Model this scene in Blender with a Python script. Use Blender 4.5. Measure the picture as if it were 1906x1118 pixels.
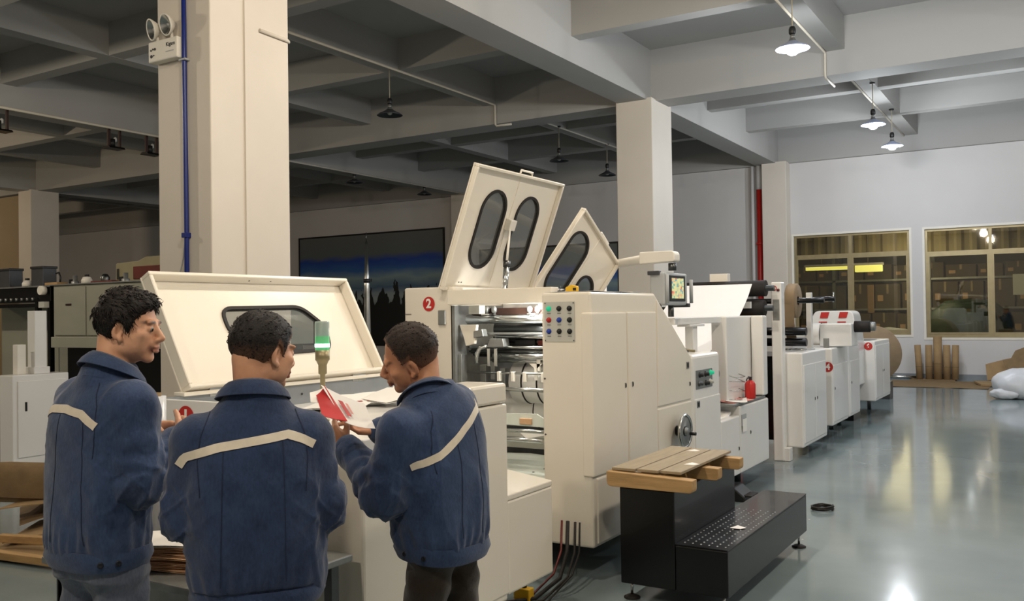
import bpy, bmesh, math, random
import numpy as np
from mathutils import Matrix, Vector
from mathutils.bvhtree import BVHTree

for o in list(bpy.data.objects):
    bpy.data.objects.remove(o, do_unlink=True)
scene = bpy.context.scene
COL = scene.collection
random.seed(7)
RNG = np.random.default_rng(7)

# ------------------------------------------------------------------ camera
EYE = Vector((0, 0, 1.6))
YAW, PITCH, ROLL = (math.radians(a) for a in (31.56, 0.84, -0.83))
right0 = Vector((math.cos(YAW), math.sin(YAW), 0))
fwd = Vector((-math.sin(YAW) * math.cos(PITCH), math.cos(YAW) * math.cos(PITCH), math.sin(PITCH)))
up0 = right0.cross(fwd)
rgt = right0 * math.cos(ROLL) + up0 * math.sin(ROLL)
upv = up0 * math.cos(ROLL) - right0 * math.sin(ROLL)
cd = bpy.data.cameras.new('camera')
cd.sensor_width = 36
cd.lens = 36 * 1675 / 1906
cd.clip_end = 200
cam = bpy.data.objects.new('camera', cd)
COL.objects.link(cam)
cam.matrix_world = Matrix(((rgt.x, upv.x, -fwd.x, EYE.x), (rgt.y, upv.y, -fwd.y, EYE.y),
                           (rgt.z, upv.z, -fwd.z, EYE.z), (0, 0, 0, 1)))
scene.camera = cam

# ------------------------------------------------------------------ world, exposure
world = bpy.data.worlds.new('World')
scene.world = world
world.use_nodes = True
bg = world.node_tree.nodes['Background']
bg.inputs[0].default_value = (0.02, 0.025, 0.04, 1)
bg.inputs[1].default_value = 0.3
vs = scene.view_settings
vs.view_transform = 'Standard'
vs.look = 'None'
vs.exposure = 0.0
vs.gamma = 1.0
vs.use_curve_mapping = False
LAMP_W = 210.0            # one pendant bulb
WARM = (1.0, 0.86, 0.68)
COOL = (0.91, 0.95, 1.0)
AMBER = (1.0, 0.78, 0.54)


# ------------------------------------------------------------------ helpers
def lin(c):
    def f(v):
        v /= 255.0
        return v / 12.92 if v <= 0.04045 else ((v + 0.055) / 1.055) ** 2.4
    return (f(c[0]), f(c[1]), f(c[2]), 1)


MATS = {}


def mat(name, rgb, rough=0.5, metal=0.0, var=0.0, scale=6.0, bump=0.0, bscale=60.0, coat=0.0, trans=0.0,
        emit=None, estr=0.0, alpha=1.0, rvar=0.0, spec=0.5, stretch=None, ior=1.45):
    m = bpy.data.materials.new(name)
    m.use_nodes = True
    nt = m.node_tree
    b = nt.nodes['Principled BSDF']
    c = lin(rgb)
    b.inputs['Base Color'].default_value = c
    b.inputs['Roughness'].default_value = rough
    b.inputs['Metallic'].default_value = metal
    b.inputs['Coat Weight'].default_value = coat
    b.inputs['Transmission Weight'].default_value = trans
    b.inputs['Alpha'].default_value = alpha
    b.inputs['Specular IOR Level'].default_value = spec
    b.inputs['IOR'].default_value = ior
    if emit:
        b.inputs['Emission Color'].default_value = lin(emit)
        b.inputs['Emission Strength'].default_value = estr
    tc = nt.nodes.new('ShaderNodeTexCoord')
    src = tc.outputs['Object']
    if stretch:
        mp = nt.nodes.new('ShaderNodeMapping')
        mp.inputs['Scale'].default_value = stretch
        nt.links.new(src, mp.inputs[0])
        src = mp.outputs[0]
    if var or rvar:
        n = nt.nodes.new('ShaderNodeTexNoise')
        n.inputs['Scale'].default_value = scale
        n.inputs['Detail'].default_value = 5
        nt.links.new(src, n.inputs['Vector'])
        if var:
            r = nt.nodes.new('ShaderNodeMapRange')
            r.inputs[1].default_value = 0.3
            r.inputs[2].default_value = 0.7
            r.inputs[3].default_value = 1 - var
            r.inputs[4].default_value = 1 + var
            nt.links.new(n.outputs['Fac'], r.inputs[0])
            mx = nt.nodes.new('ShaderNodeVectorMath')
            mx.operation = 'SCALE'
            mx.inputs[0].default_value = c[:3]
            nt.links.new(r.outputs[0], mx.inputs['Scale'])
            nt.links.new(mx.outputs[0], b.inputs['Base Color'])
        if rvar:
            r = nt.nodes.new('ShaderNodeMapRange')
            r.inputs[1].default_value = 0.3
            r.inputs[2].default_value = 0.7
            r.inputs[3].default_value = max(0, rough - rvar)
            r.inputs[4].default_value = rough + rvar
            nt.links.new(n.outputs['Fac'], r.inputs[0])
            nt.links.new(r.outputs[0], b.inputs['Roughness'])
    if bump:
        n2 = nt.nodes.new('ShaderNodeTexNoise')
        n2.inputs['Scale'].default_value = bscale
        n2.inputs['Detail'].default_value = 4
        nt.links.new(src, n2.inputs['Vector'])
        bp = nt.nodes.new('ShaderNodeBump')
        bp.inputs['Strength'].default_value = bump
        bp.inputs['Distance'].default_value = 0.01
        nt.links.new(n2.outputs['Fac'], bp.inputs['Height'])
        nt.links.new(bp.outputs[0], b.inputs['Normal'])
    MATS[name] = m
    return m


class MB:
    """collects shapes; build() links them as one mesh object"""

    def __init__(s, M=None):
        s.v = []
        s.f = []
        s.sm = []
        s.M = M

    def add(s, vs_, fs_, smooth=False):
        o = len(s.v)
        for p in vs_:
            p = Vector(p)
            s.v.append(tuple(s.M @ p) if s.M else tuple(p))
        for f in fs_:
            s.f.append([i + o for i in f])
            s.sm.append(smooth)
        return s

    def box(s, x0, x1, y0, y1, z0, z1):
        x0, x1 = sorted((x0, x1)); y0, y1 = sorted((y0, y1)); z0, z1 = sorted((z0, z1))
        return s.add([(x0, y0, z0), (x1, y0, z0), (x1, y1, z0), (x0, y1, z0), (x0, y0, z1), (x1, y0, z1), (x1, y1, z1), (x0, y1, z1)],
                     [(0, 3, 2, 1), (4, 5, 6, 7), (0, 1, 5, 4), (1, 2, 6, 5), (2, 3, 7, 6), (3, 0, 4, 7)])

    def prism(s, poly, axis, a0, a1, smooth=False):
        """poly of (u,v); axis 'x': (a,u,v) 'y': (u,a,v) 'z': (u,v,a)"""
        n = len(poly)
        P = {'x': lambda u, v, a: (a, u, v), 'y': lambda u, v, a: (u, a, v), 'z': lambda u, v, a: (u, v, a)}[axis]
        vs_ = [P(u, v, a0) for u, v in poly] + [P(u, v, a1) for u, v in poly]
        area = sum(poly[i][0] * poly[(i + 1) % n][1] - poly[(i + 1) % n][0] * poly[i][1] for i in range(n))
        flip = (area > 0) == (axis in 'xz')
        if a1 < a0:
            flip = not flip
        cap0 = list(range(n)); cap1 = list(range(n, 2 * n))
        fs_ = []
        if flip:
            fs_ += [cap0[::-1], cap1]
            sd = [(i, (i + 1) % n, (i + 1) % n + n, i + n) for i in range(n)]
        else:
            fs_ += [cap0, cap1[::-1]]
            sd = [((i + 1) % n, i, i + n, (i + 1) % n + n) for i in range(n)]
        s.add(vs_, fs_)
        o = len(s.v) - 2 * n
        for q in sd:
            s.f.append([i + o for i in q]); s.sm.append(smooth)
        return s

    def cyl(s, p0, p1, r0, r1=None, n=16, caps=True):
        return s.tube([p0, p1], [r0, r0 if r1 is None else r1], n, caps)

    def tube(s, pts, r, n=8, caps=True):
        pts = [Vector(p) for p in pts]
        rs = r if isinstance(r, (list, tuple)) else [r] * len(pts)
        rings = []
        ref = None
        for i, p in enumerate(pts):
            a = pts[max(0, i - 1)]; b = pts[min(len(pts) - 1, i + 1)]
            d = (b - a)
            d = d.normalized() if d.length > 1e-9 else Vector((0, 0, 1))
            if ref is None:
                ref = Vector((0, 0, 1)) if abs(d.z) < 0.9 else Vector((1, 0, 0))
            u = ref - d * ref.dot(d)
            if u.length < 1e-6:
                u = d.orthogonal()
            u.normalize()
            ref = u
            w = d.cross(u)
            rings.append([p + (u * math.cos(t) + w * math.sin(t)) * rs[i] for t in [2 * math.pi * k / n for k in range(n)]])
        vs_ = [q for rg in rings for q in rg]
        fs_ = []
        for i in range(len(pts) - 1):
            for k in range(n):
                a = i * n + k; b = i * n + (k + 1) % n
                fs_.append((a, b, b + n, a + n))
        s.add(vs_, fs_, True)
        if caps:
            o = len(s.v) - len(vs_)
            s.f.append([o + k for k in range(n)][::-1]); s.sm.append(False)
            s.f.append([o + (len(pts) - 1) * n + k for k in range(n)]); s.sm.append(False)
        return s

    def lathe(s, prof, origin, axis=(0, 0, 1), n=24, smooth=True):
        """prof: list of (radius, height along axis)"""
        ax = Vector(axis).normalized(); u = ax.orthogonal().normalized(); w = ax.cross(u); o0 = Vector(origin)
        vs_ = []
        for r, h in prof:
            for k in range(n):
                t = 2 * math.pi * k / n
                vs_.append(o0 + ax * h + (u * math.cos(t) + w * math.sin(t)) * max(r, 1e-5))
        fs_ = []
        for i in range(len(prof) - 1):
            for k in range(n):
                a = i * n + k; b = i * n + (k + 1) % n
                fs_.append((a, b, b + n, a + n))
        return s.add(vs_, fs_, smooth)

    def sheet(s, pts, thick=0.0006):
        """pts: grid rows of points -> thin two-sided sheet with thickness"""
        R = len(pts); Cn = len(pts[0])
        P = [[Vector(p) for p in row] for row in pts]
        nr = []
        for i in range(R):
            for j in range(Cn):
                a = P[min(i + 1, R - 1)][j] - P[max(i - 1, 0)][j]
                b = P[i][min(j + 1, Cn - 1)] - P[i][max(j - 1, 0)]
                nn = a.cross(b)
                nr.append(nn.normalized() if nn.length > 1e-12 else Vector((0, 0, 1)))
        top = [P[i][j] for i in range(R) for j in range(Cn)]
        bot = [top[k] + nr[k] * thick for k in range(R * Cn)]
        f1, f2 = [], []
        for i in range(R - 1):
            for j in range(Cn - 1):
                a, b, c, d = i * Cn + j, i * Cn + j + 1, (i + 1) * Cn + j + 1, (i + 1) * Cn + j
                f1.append((a, b, c, d)); f2.append((d, c, b, a))
        sm = R > 2 or Cn > 2
        s.add(top, f1, sm)
        s.add(bot, f2, sm)
        bd = [(0, j) for j in range(Cn)] + [(i, Cn - 1) for i in range(1, R)] + [(R - 1, j) for j in range(Cn - 2, -1, -1)] + [(i, 0) for i in range(R - 2, 0, -1)]
        ids = [i * Cn + j for i, j in bd]
        n = len(ids)
        return s.add([top[k] for k in ids] + [bot[k] for k in ids], [((k + 1) % n, k, k + n, (k + 1) % n + n) for k in range(n)], False)

    def build(s, name, m, parent=None, bev=0.0, seg=2, origin=None):
        me = bpy.data.meshes.new(name)
        v = s.v
        if origin is None and parent is not None:
            origin = ORG.get(parent.name)
        if origin is not None:
            v = [(a - origin[0], b - origin[1], c - origin[2]) for a, b, c in v]
        me.from_pydata(v, [], s.f)
        me.polygons.foreach_set('use_smooth', s.sm)
        me.materials.append(MATS[m] if isinstance(m, str) else m)
        me.update()
        o = bpy.data.objects.new(name, me)
        COL.objects.link(o)
        if parent is not None:
            o.parent = parent
            ORG[o.name] = origin if origin is not None else (0, 0, 0)
        elif origin is not None:
            o.location = origin
            ORG[o.name] = tuple(origin)
        else:
            ORG[o.name] = (0, 0, 0)
        if bev:
            bm_ = o.modifiers.new('bevel', 'BEVEL')
            bm_.width = bev; bm_.segments = seg; bm_.limit_method = 'ANGLE'; bm_.angle_limit = math.radians(40)
        return o


ORG = {}


def thing(name, label, cat, loc=(0, 0, 0), group=None):
    """an Empty at the base of a thing; its parts are given in world coordinates"""
    o = bpy.data.objects.new(name, None)
    o.empty_display_size = 0.1
    COL.objects.link(o)
    o.location = loc
    ORG[o.name] = tuple(loc)
    o['label'] = label; o['category'] = cat
    if group:
        o['group'] = group
    return o


def tag(o, label, cat, group=None, kind=None):
    o['label'] = label; o['category'] = cat
    if group:
        o['group'] = group
    if kind:
        o['kind'] = kind
    return o


def struct(o, label=None, cat=None):
    o['kind'] = 'structure'
    if label:
        o['label'] = label
    if cat:
        o['category'] = cat
    return o


def clone(o, parent, delta):
    """copy of a part (mesh shared) moved by delta"""
    c = o.copy()
    COL.objects.link(c)
    c.parent = parent
    c.location = Vector(o.location) + Vector(delta)
    ORG[c.name] = ORG.get(o.name)
    return c


def copy_tree(root, loc, label, group=None):
    r = root.copy(); COL.objects.link(r); r.location = loc; r['label'] = label
    if group:
        r['group'] = group
    for ch in [c for c in bpy.data.objects if c.parent == root]:
        c = ch.copy(); COL.objects.link(c); c.parent = r
        for g in [q for q in bpy.data.objects if q.parent == ch]:
            d = g.copy(); COL.objects.link(d); d.parent = c
    return r


def text_part(name, txt, size, M, m, parent, extrude=0.0008, bold=0.0, align='CENTER'):
    cu = bpy.data.curves.new('lettering', 'FONT')
    cu.body = txt; cu.size = size; cu.extrude = extrude; cu.offset = bold
    cu.align_x = align; cu.align_y = 'CENTER'
    t = bpy.data.objects.new('lettering', cu)
    COL.objects.link(t)
    dg = bpy.context.evaluated_depsgraph_get()
    me = bpy.data.meshes.new_from_object(t.evaluated_get(dg))
    bpy.data.objects.remove(t, do_unlink=True)
    org = ORG.get(parent.name, (0, 0, 0)) if parent else (0, 0, 0)
    me.transform(Matrix.Translation(-Vector(org)) @ M)
    me.materials.clear(); me.materials.append(MATS[m])
    o = bpy.data.objects.new(name, me)
    COL.objects.link(o)
    if parent:
        o.parent = parent
        ORG[o.name] = org
    return o


def frame(o, x, y):
    """matrix with local x, y along given world directions and z = x cross y"""
    x = Vector(x).normalized(); y = Vector(y); y = (y - x * y.dot(x)).normalized(); z = x.cross(y)
    return Matrix(((x.x, y.x, z.x, o[0]), (x.y, y.y, z.y, o[1]), (x.z, y.z, z.z, o[2]), (0, 0, 0, 1)))


def rrect(cx, cy, w, h, r, n=6):
    P = []
    for (sx, sy, a0) in ((1, 1, 0), (-1, 1, 90), (-1, -1, 180), (1, -1, 270)):
        for k in range(n + 1):
            a = math.radians(a0 + 90 * k / n)
            P.append((cx + sx * (w / 2 - r) + r * math.cos(a), cy + sy * (h / 2 - r) + r * math.sin(a)))
    return P


def round_poly(poly, rad, n=6):
    """polygon with rounded corners (rad: number or list)"""
    P = []
    N = len(poly)
    for i in range(N):
        p = Vector(poly[i]); a = Vector(poly[i - 1]); b = Vector(poly[(i + 1) % N])
        r = rad[i] if isinstance(rad, (list, tuple)) else rad
        da = (a - p).normalized(); db = (b - p).normalized()
        ang = da.angle(db)
        t = min(r / math.tan(ang / 2), (a - p).length * 0.49, (b - p).length * 0.49)
        q0 = p + da * t; q1 = p + db * t
        for k in range(n + 1):
            s_ = k / n
            P.append(tuple((q0 * (1 - s_) + p * s_) * (1 - s_) + (p * (1 - s_) + q1 * s_) * s_))
    return P


def plate_with_holes(mb, outer, holes, z0, z1):
    """flat plate in local xy with holes, between z0 and z1 (triangulated, solid)"""
    bm = bmesh.new()
    edges = []
    for loop in [outer] + holes:
        vsx = [bm.verts.new((p[0], p[1], 0)) for p in loop]
        for i in range(len(vsx)):
            edges.append(bm.edges.new((vsx[i], vsx[(i + 1) % len(vsx)])))
    bmesh.ops.triangle_fill(bm, edges=edges, use_beauty=True, use_dissolve=False)
    bm.verts.index_update()
    V = [(v.co.x, v.co.y) for v in bm.verts]
    Fs = []
    for f in bm.faces:
        ids = [v.index for v in f.verts]
        if f.normal.z < 0:
            ids = ids[::-1]
        Fs.append(ids)
    bm.free()
    n = len(V)
    fs_ = [f for f in Fs] + [[i + n for i in f[::-1]] for f in Fs]
    vs_ = [(x, y, z1) for x, y in V] + [(x, y, z0) for x, y in V]
    k = 0
    for loop in [outer] + holes:
        m_ = len(loop)
        for i in range(m_):
            a, b = k + i, k + (i + 1) % m_
            fs_.append((a, a + n, b + n, b))
        k += m_
    mb.add(vs_, fs_)
    return mb


def rim(mb, loop, w, z0, z1):
    """closed band of square section following loop, half outside, in local xy"""
    n = len(loop)
    cx = sum(p[0] for p in loop) / n; cy = sum(p[1] for p in loop) / n
    ins, outs = [], []
    for i in range(n):
        a = Vector(loop[i - 1]); b = Vector(loop[(i + 1) % n]); t = (b - a)
        nn = Vector((t.y, -t.x)).normalized() if t.length > 1e-9 else Vector((1, 0))
        p = Vector(loop[i])
        if nn.dot(p - Vector((cx, cy))) < 0:
            nn = -nn
        ins.append(p - nn * w / 2); outs.append(p + nn * w / 2)
    vs_ = [(p.x, p.y, z1) for p in ins] + [(p.x, p.y, z1) for p in outs] + [(p.x, p.y, z0) for p in ins] + [(p.x, p.y, z0) for p in outs]
    fs_ = []
    for i in range(n):
        j = (i + 1) % n
        fs_ += [(i, n + i, n + j, j), (n + i, 3 * n + i, 3 * n + j, n + j), (2 * n + i, i, j, 2 * n + j), (3 * n + i, 2 * n + i, 2 * n + j, 3 * n + j)]
    return mb.add(vs_, fs_)


# ------------------------------------------------------------------ materials
mat('wall_paint', (206, 204, 203), 0.75, var=0.04, scale=0.6, bump=0.05, bscale=25)
mat('ceiling_paint', (166, 165, 162), 0.8, var=0.05, scale=0.5)
mat('column_paint', (214, 206, 194), 0.6, var=0.035, scale=1.2, bump=0.06, bscale=14)
mat('tan_wall', (150, 132, 102), 0.8, var=0.06, scale=0.8)
mat('cream_enamel', (232, 225, 211), 0.28, var=0.02, scale=2, coat=0.35)
mat('white_enamel', (229, 228, 225), 0.3, var=0.02, scale=2, coat=0.3)
mat('seam_dark', (70, 66, 60), 0.6, var=0.1)
mat('grey_deck', (132, 138, 142), 0.4, var=0.06, scale=5)
mat('steel', (190, 192, 190), 0.22, 1.0, var=0.05, scale=9, rvar=0.06)
mat('dark_steel', (92, 94, 94), 0.35, 1.0, var=0.12, scale=12)
mat('dull_steel', (150, 152, 150), 0.5, 0.85, var=0.12, scale=14)
mat('brass', (150, 138, 106), 0.4, 0.5, var=0.08, scale=8)
mat('black_plastic', (24, 24, 25), 0.45, var=0.15, scale=20)
mat('black_rubber', (33, 29, 27), 0.7, var=0.12, scale=30)
mat('black_metal', (9, 9, 10), 0.26, var=0.2, scale=7, coat=0.1, bump=0.03, bscale=40, spec=0.4)
mat('red_enamel', (186, 40, 34), 0.4, var=0.06)
mat('badge_red', (188, 44, 40), 0.45, var=0.03)
mat('badge_white', (238, 236, 230), 0.5, var=0.01)
mat('blue_pipe', (20, 40, 116), 0.35, var=0.08)
mat('white_plastic', (226, 222, 212), 0.45, var=0.03)
mat('grey_plastic', (166, 170, 172), 0.42, var=0.03)
mat('grey_panel', (192, 192, 184), 0.45, 0.1, var=0.03)
mat('print_ink', (46, 48, 52), 0.7, var=0.05)
mat('cardboard', (152, 126, 90), 0.85, var=0.1, scale=8, bump=0.1, bscale=40)
mat('cardboard_dark', (126, 104, 74), 0.85, var=0.12, scale=9, bump=0.1)
mat('kraft', (138, 118, 92), 0.75, var=0.06, scale=12)
mat('wood', (172, 138, 92), 0.65, var=0.16, scale=5, stretch=(1, 8, 8), bump=0.15, bscale=20)
mat('wood_grey', (150, 136, 112), 0.6, var=0.12, scale=5, stretch=(8, 1, 8), bump=0.12, bscale=20)
mat('paper_white', (240, 238, 234), 0.6, var=0.015)
mat('paper_red', (182, 30, 34), 0.5, var=0.05)
mat('paper_pink', (224, 150, 140), 0.6, var=0.1, scale=30)
mat('paper_tan', (206, 166, 128), 0.7, var=0.08)
mat('bag_plastic', (206, 208, 212), 0.35, var=0.06, scale=6, bump=0.3, bscale=9)
mat('film_wrap', (205, 208, 212), 0.25, var=0.06, scale=9, bump=0.2, bscale=30)
mat('yellow_plastic', (226, 178, 40), 0.45, var=0.05)
mat('orange_label', (214, 140, 40), 0.6, var=0.05)
mat('machine_grey', (150, 150, 136), 0.5, var=0.05, scale=2)
mat('machine_beige', (150, 142, 112), 0.55, var=0.06, scale=3)
mat('dark_red', (96, 32, 24), 0.5, var=0.15)
mat('brown_metal', (56, 36, 28), 0.5, 0.2, var=0.1)
mat('lamp_enamel', (58, 60, 64), 0.4, var=0.08)
mat('lit_shade_paint', (150, 160, 186), 0.4, var=0.02)  # shades of lit lamps only: bulb glow put into a paler, bluer colour
mat('bulb_off', (200, 200, 196), 0.3, var=0.02)
mat('bulb_lit', (255, 255, 255), 0.3, emit=(235, 240, 255), estr=30.0, var=0.01)
mat('cord_grey', (168, 160, 140), 0.6, var=0.05)
mat('conduit', (206, 200, 186), 0.55, var=0.04)
mat('green_button', (34, 170, 130), 0.4, emit=(30, 190, 140), estr=0.5, var=0.02)
mat('red_button', (180, 40, 36), 0.4, var=0.03)
mat('blue_button', (36, 64, 160), 0.4, var=0.03)
mat('green_lens', (120, 186, 142), 0.25, emit=(60, 190, 110), estr=0.12, trans=0.3, var=0.03)
mat('green_lit', (180, 255, 230), 0.3, emit=(190, 255, 240), estr=7.0, var=0.01)
mat('grey_lens', (176, 186, 182), 0.2, trans=0.45, var=0.03)
mat('work_light', (255, 255, 255), 0.3, emit=(250, 250, 240), estr=30.0, var=0.01)
mat('yellow_light', (255, 250, 180), 0.4, emit=(240, 236, 120), estr=1.6, var=0.02)
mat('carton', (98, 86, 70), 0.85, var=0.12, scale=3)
mat('carton_tape', (170, 150, 116), 0.5, var=0.05)
mat('corrugated', (186, 172, 136), 0.6, 0.0, var=0.08, scale=3)
mat('green_wrap', (70, 84, 74), 0.4, var=0.25, scale=7, bump=0.4, bscale=8)
mat('web_paper', (244, 245, 247), 0.45, var=0.01)
mat('tray_white', (216, 224, 216), 0.4, var=0.02)


def glass_mat(name, tint, refl=0.12, opacity=0.0, body=(20, 22, 24)):
    m = bpy.data.materials.new(name); m.use_nodes = True
    nt = m.node_tree
    out = nt.nodes['Material Output']
    nt.nodes.remove(nt.nodes['Principled BSDF'])
    tr = nt.nodes.new('ShaderNodeBsdfTransparent'); tr.inputs[0].default_value = (*tint, 1)
    gl = nt.nodes.new('ShaderNodeBsdfGlossy'); gl.inputs['Roughness'].default_value = 0.02
    df = nt.nodes.new('ShaderNodeBsdfDiffuse'); df.inputs[0].default_value = lin(body)
    m0 = nt.nodes.new('ShaderNodeMixShader'); m0.inputs[0].default_value = opacity
    nt.links.new(tr.outputs[0], m0.inputs[1]); nt.links.new(df.outputs[0], m0.inputs[2])
    m1 = nt.nodes.new('ShaderNodeMixShader')
    m1.inputs[0].default_value = refl
    nt.links.new(m0.outputs[0], m1.inputs[1]); nt.links.new(gl.outputs[0], m1.inputs[2])
    nt.links.new(m1.outputs[0], out.inputs[0])
    MATS[name] = m


glass_mat('window_glass', (0.72, 0.70, 0.60), 0.09)
glass_mat('tinted_pane', (0.86, 0.88, 0.88), 0.04, 0.12, (150, 152, 150))


def floor_material():
    m = bpy.data.materials.new('floor_epoxy'); m.use_nodes = True
    nt = m.node_tree; b = nt.nodes['Principled BSDF']
    tc = nt.nodes.new('ShaderNodeTexCoord')
    n = nt.nodes.new('ShaderNodeTexNoise'); n.inputs['Scale'].default_value = 0.9; n.inputs['Detail'].default_value = 6
    nt.links.new(tc.outputs['Object'], n.inputs['Vector'])
    r = nt.nodes.new('ShaderNodeValToRGB')
    r.color_ramp.elements[0].position = 0.3; r.color_ramp.elements[0].color = lin((114, 128, 132))
    r.color_ramp.elements[1].position = 0.72; r.color_ramp.elements[1].color = lin((138, 151, 153))
    nt.links.new(n.outputs['Fac'], r.inputs[0])
    sp = nt.nodes.new('ShaderNodeTexVoronoi'); sp.inputs['Scale'].default_value = 3.2
    nt.links.new(tc.outputs['Object'], sp.inputs['Vector'])
    ls = nt.nodes.new('ShaderNodeMath'); ls.operation = 'LESS_THAN'; ls.inputs[1].default_value = 0.025
    nt.links.new(sp.outputs['Distance'], ls.inputs[0])
    mx = nt.nodes.new('ShaderNodeMix'); mx.data_type = 'RGBA'
    mx.inputs['B'].default_value = lin((186, 190, 188))
    nt.links.new(ls.outputs[0], mx.inputs['Factor']); nt.links.new(r.outputs[0], mx.inputs['A'])
    nt.links.new(mx.outputs['Result'], b.inputs['Base Color'])
    n2 = nt.nodes.new('ShaderNodeTexNoise'); n2.inputs['Scale'].default_value = 2.4; n2.inputs['Detail'].default_value = 8
    nt.links.new(tc.outputs['Object'], n2.inputs['Vector'])
    rr = nt.nodes.new('ShaderNodeMapRange'); rr.inputs[3].default_value = 0.07; rr.inputs[4].default_value = 0.16
    nt.links.new(n2.outputs['Fac'], rr.inputs[0]); nt.links.new(rr.outputs[0], b.inputs['Roughness'])
    b.inputs['Specular IOR Level'].default_value = 0.42; b.inputs['Coat Weight'].default_value = 0.05; b.inputs['Coat Roughness'].default_value = 0.06
    bp = nt.nodes.new('ShaderNodeBump'); bp.inputs['Strength'].default_value = 0.015; bp.inputs['Distance'].default_value = 0.02
    nt.links.new(n2.outputs['Fac'], bp.inputs['Height']); nt.links.new(bp.outputs[0], b.inputs['Normal'])
    MATS['floor_epoxy'] = m


floor_material()


def mural_material():
    """printed winter forest: grey sky, blue band, pale snow, dark firs"""
    m = bpy.data.materials.new('mural_print'); m.use_nodes = True
    nt = m.node_tree; b = nt.nodes['Principled BSDF']; b.inputs['Roughness'].default_value = 0.5
    tc = nt.nodes.new('ShaderNodeTexCoord'); sx = nt.nodes.new('ShaderNodeSeparateXYZ')
    nt.links.new(tc.outputs['Generated'], sx.inputs[0])
    n = nt.nodes.new('ShaderNodeTexNoise'); n.inputs['Scale'].default_value = 2.0; n.inputs['Detail'].default_value = 5
    mp = nt.nodes.new('ShaderNodeMapping'); mp.inputs['Scale'].default_value = (2.5, 1, 5)
    nt.links.new(tc.outputs['Generated'], mp.inputs[0]); nt.links.new(mp.outputs[0], n.inputs['Vector'])
    a = nt.nodes.new('ShaderNodeMath'); a.operation = 'MULTIPLY_ADD'; a.inputs[1].default_value = 0.12; a.inputs[2].default_value = -0.06
    nt.links.new(n.outputs['Fac'], a.inputs[0])
    h = nt.nodes.new('ShaderNodeMath'); h.operation = 'ADD'
    nt.links.new(sx.outputs['Z'], h.inputs[0]); nt.links.new(a.outputs[0], h.inputs[1])
    r = nt.nodes.new('ShaderNodeValToRGB'); e = r.color_ramp.elements
    e[0].position = 0; e[0].color = lin((30, 38, 42))
    e[1].position = 1; e[1].color = lin((104, 108, 106))
    for p, c in ((0.30, (70, 84, 92)), (0.42, (160, 172, 176)), (0.52, (84, 112, 140)), (0.60, (140, 164, 170)), (0.68, (56, 104, 170)), (0.76, (30, 70, 160)), (0.82, (96, 104, 108))):
        q = e.new(p); q.color = lin(c)
    nt.links.new(h.outputs[0], r.inputs[0])
    # firs: spiky dark shapes rising from the lower part
    n2 = nt.nodes.new('ShaderNodeTexNoise'); n2.inputs['Scale'].default_value = 7.0; n2.inputs['Detail'].default_value = 6
    mp2 = nt.nodes.new('ShaderNodeMapping'); mp2.inputs['Scale'].default_value = (3.2, 1, 0.6)
    nt.links.new(tc.outputs['Generated'], mp2.inputs[0]); nt.links.new(mp2.outputs[0], n2.inputs['Vector'])
    s1 = nt.nodes.new('ShaderNodeMath'); s1.operation = 'MULTIPLY_ADD'; s1.inputs[1].default_value = -1.1; s1.inputs[2].default_value = 0.98
    nt.links.new(sx.outputs['Z'], s1.inputs[0])
    s2 = nt.nodes.new('ShaderNodeMath'); s2.operation = 'LESS_THAN'
    nt.links.new(n2.outputs['Fac'], s2.inputs[0]); nt.links.new(s1.outputs[0], s2.inputs[1])
    mx = nt.nodes.new('ShaderNodeMix'); mx.data_type = 'RGBA'; mx.inputs['B'].default_value = lin((20, 26, 28))
    nt.links.new(s2.outputs[0], mx.inputs['Factor']); nt.links.new(r.outputs[0], mx.inputs['A'])
    nt.links.new(mx.outputs['Result'], b.inputs['Base Color'])
    MATS['mural_print'] = m


mural_material()
# ------------------------------------------------------------------ the hall
XL, XR, YN, YF, ZC = -36.0, 6.0, -7.0, 22.1, 6.0
struct(MB().box(XL, XR, YN, YF + 9, -0.2, 0).build('floor', 'floor_epoxy'), 'glossy blue grey epoxy floor', 'floor')
struct(MB().box(XL, XR, YN, YF + 9, ZC, ZC + 0.2).build('ceiling', 'ceiling_paint'), 'painted concrete ceiling slab', 'ceiling')
W1 = (-5.56, -2.98, 0.99, 3.37)     # window openings in the far wall: x0, x1, z0, z1
W2 = (-2.66, -0.06, 0.93, 3.36)
w = MB()
TH = 0.24
for (x0, x1, z0, z1) in ((XL, W1[0], 0, ZC), (W1[1], W2[0], 0, ZC), (W2[1], XR, 0, ZC),
                         (W1[0], W1[1], 0, W1[2]), (W1[0], W1[1], W1[3], ZC), (W2[0], W2[1], 0, W2[2]), (W2[0], W2[1], W2[3], ZC)):
    w.box(x0, x1, YF, YF + TH, z0, z1)
struct(w.build('wall_back', 'wall_paint'), 'pale painted far wall with two windows', 'wall')
struct(MB().box(XL - 0.2, XL, YN, YF, 0, ZC).build('wall_left', 'wall_paint'), 'painted wall at the far left end', 'wall')
struct(MB().box(XR, XR + 0.2, YN, YF, 0, ZC).build('wall_right', 'wall_paint'), 'painted wall on the right side', 'wall')
struct(MB().box(XL, XR, YN - 0.2, YN, 0, ZC).build('wall_front', 'wall_paint'), 'painted wall behind the camera', 'wall')
struct(MB().box(XL, -6.2, YF - 0.02, YF, 0, 0.12).box(-5.6, XR, YF - 0.02, YF, 0, 0.12).build('baseboard_back', 'grey_deck'))

ZB, ZS = 5.13, 5.5


def beam(nm, x0, x1, y0, y1, z0):
    struct(MB().box(x0, x1, y0, y1, z0, ZC).build(nm, 'ceiling_paint'), None, None)


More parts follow.
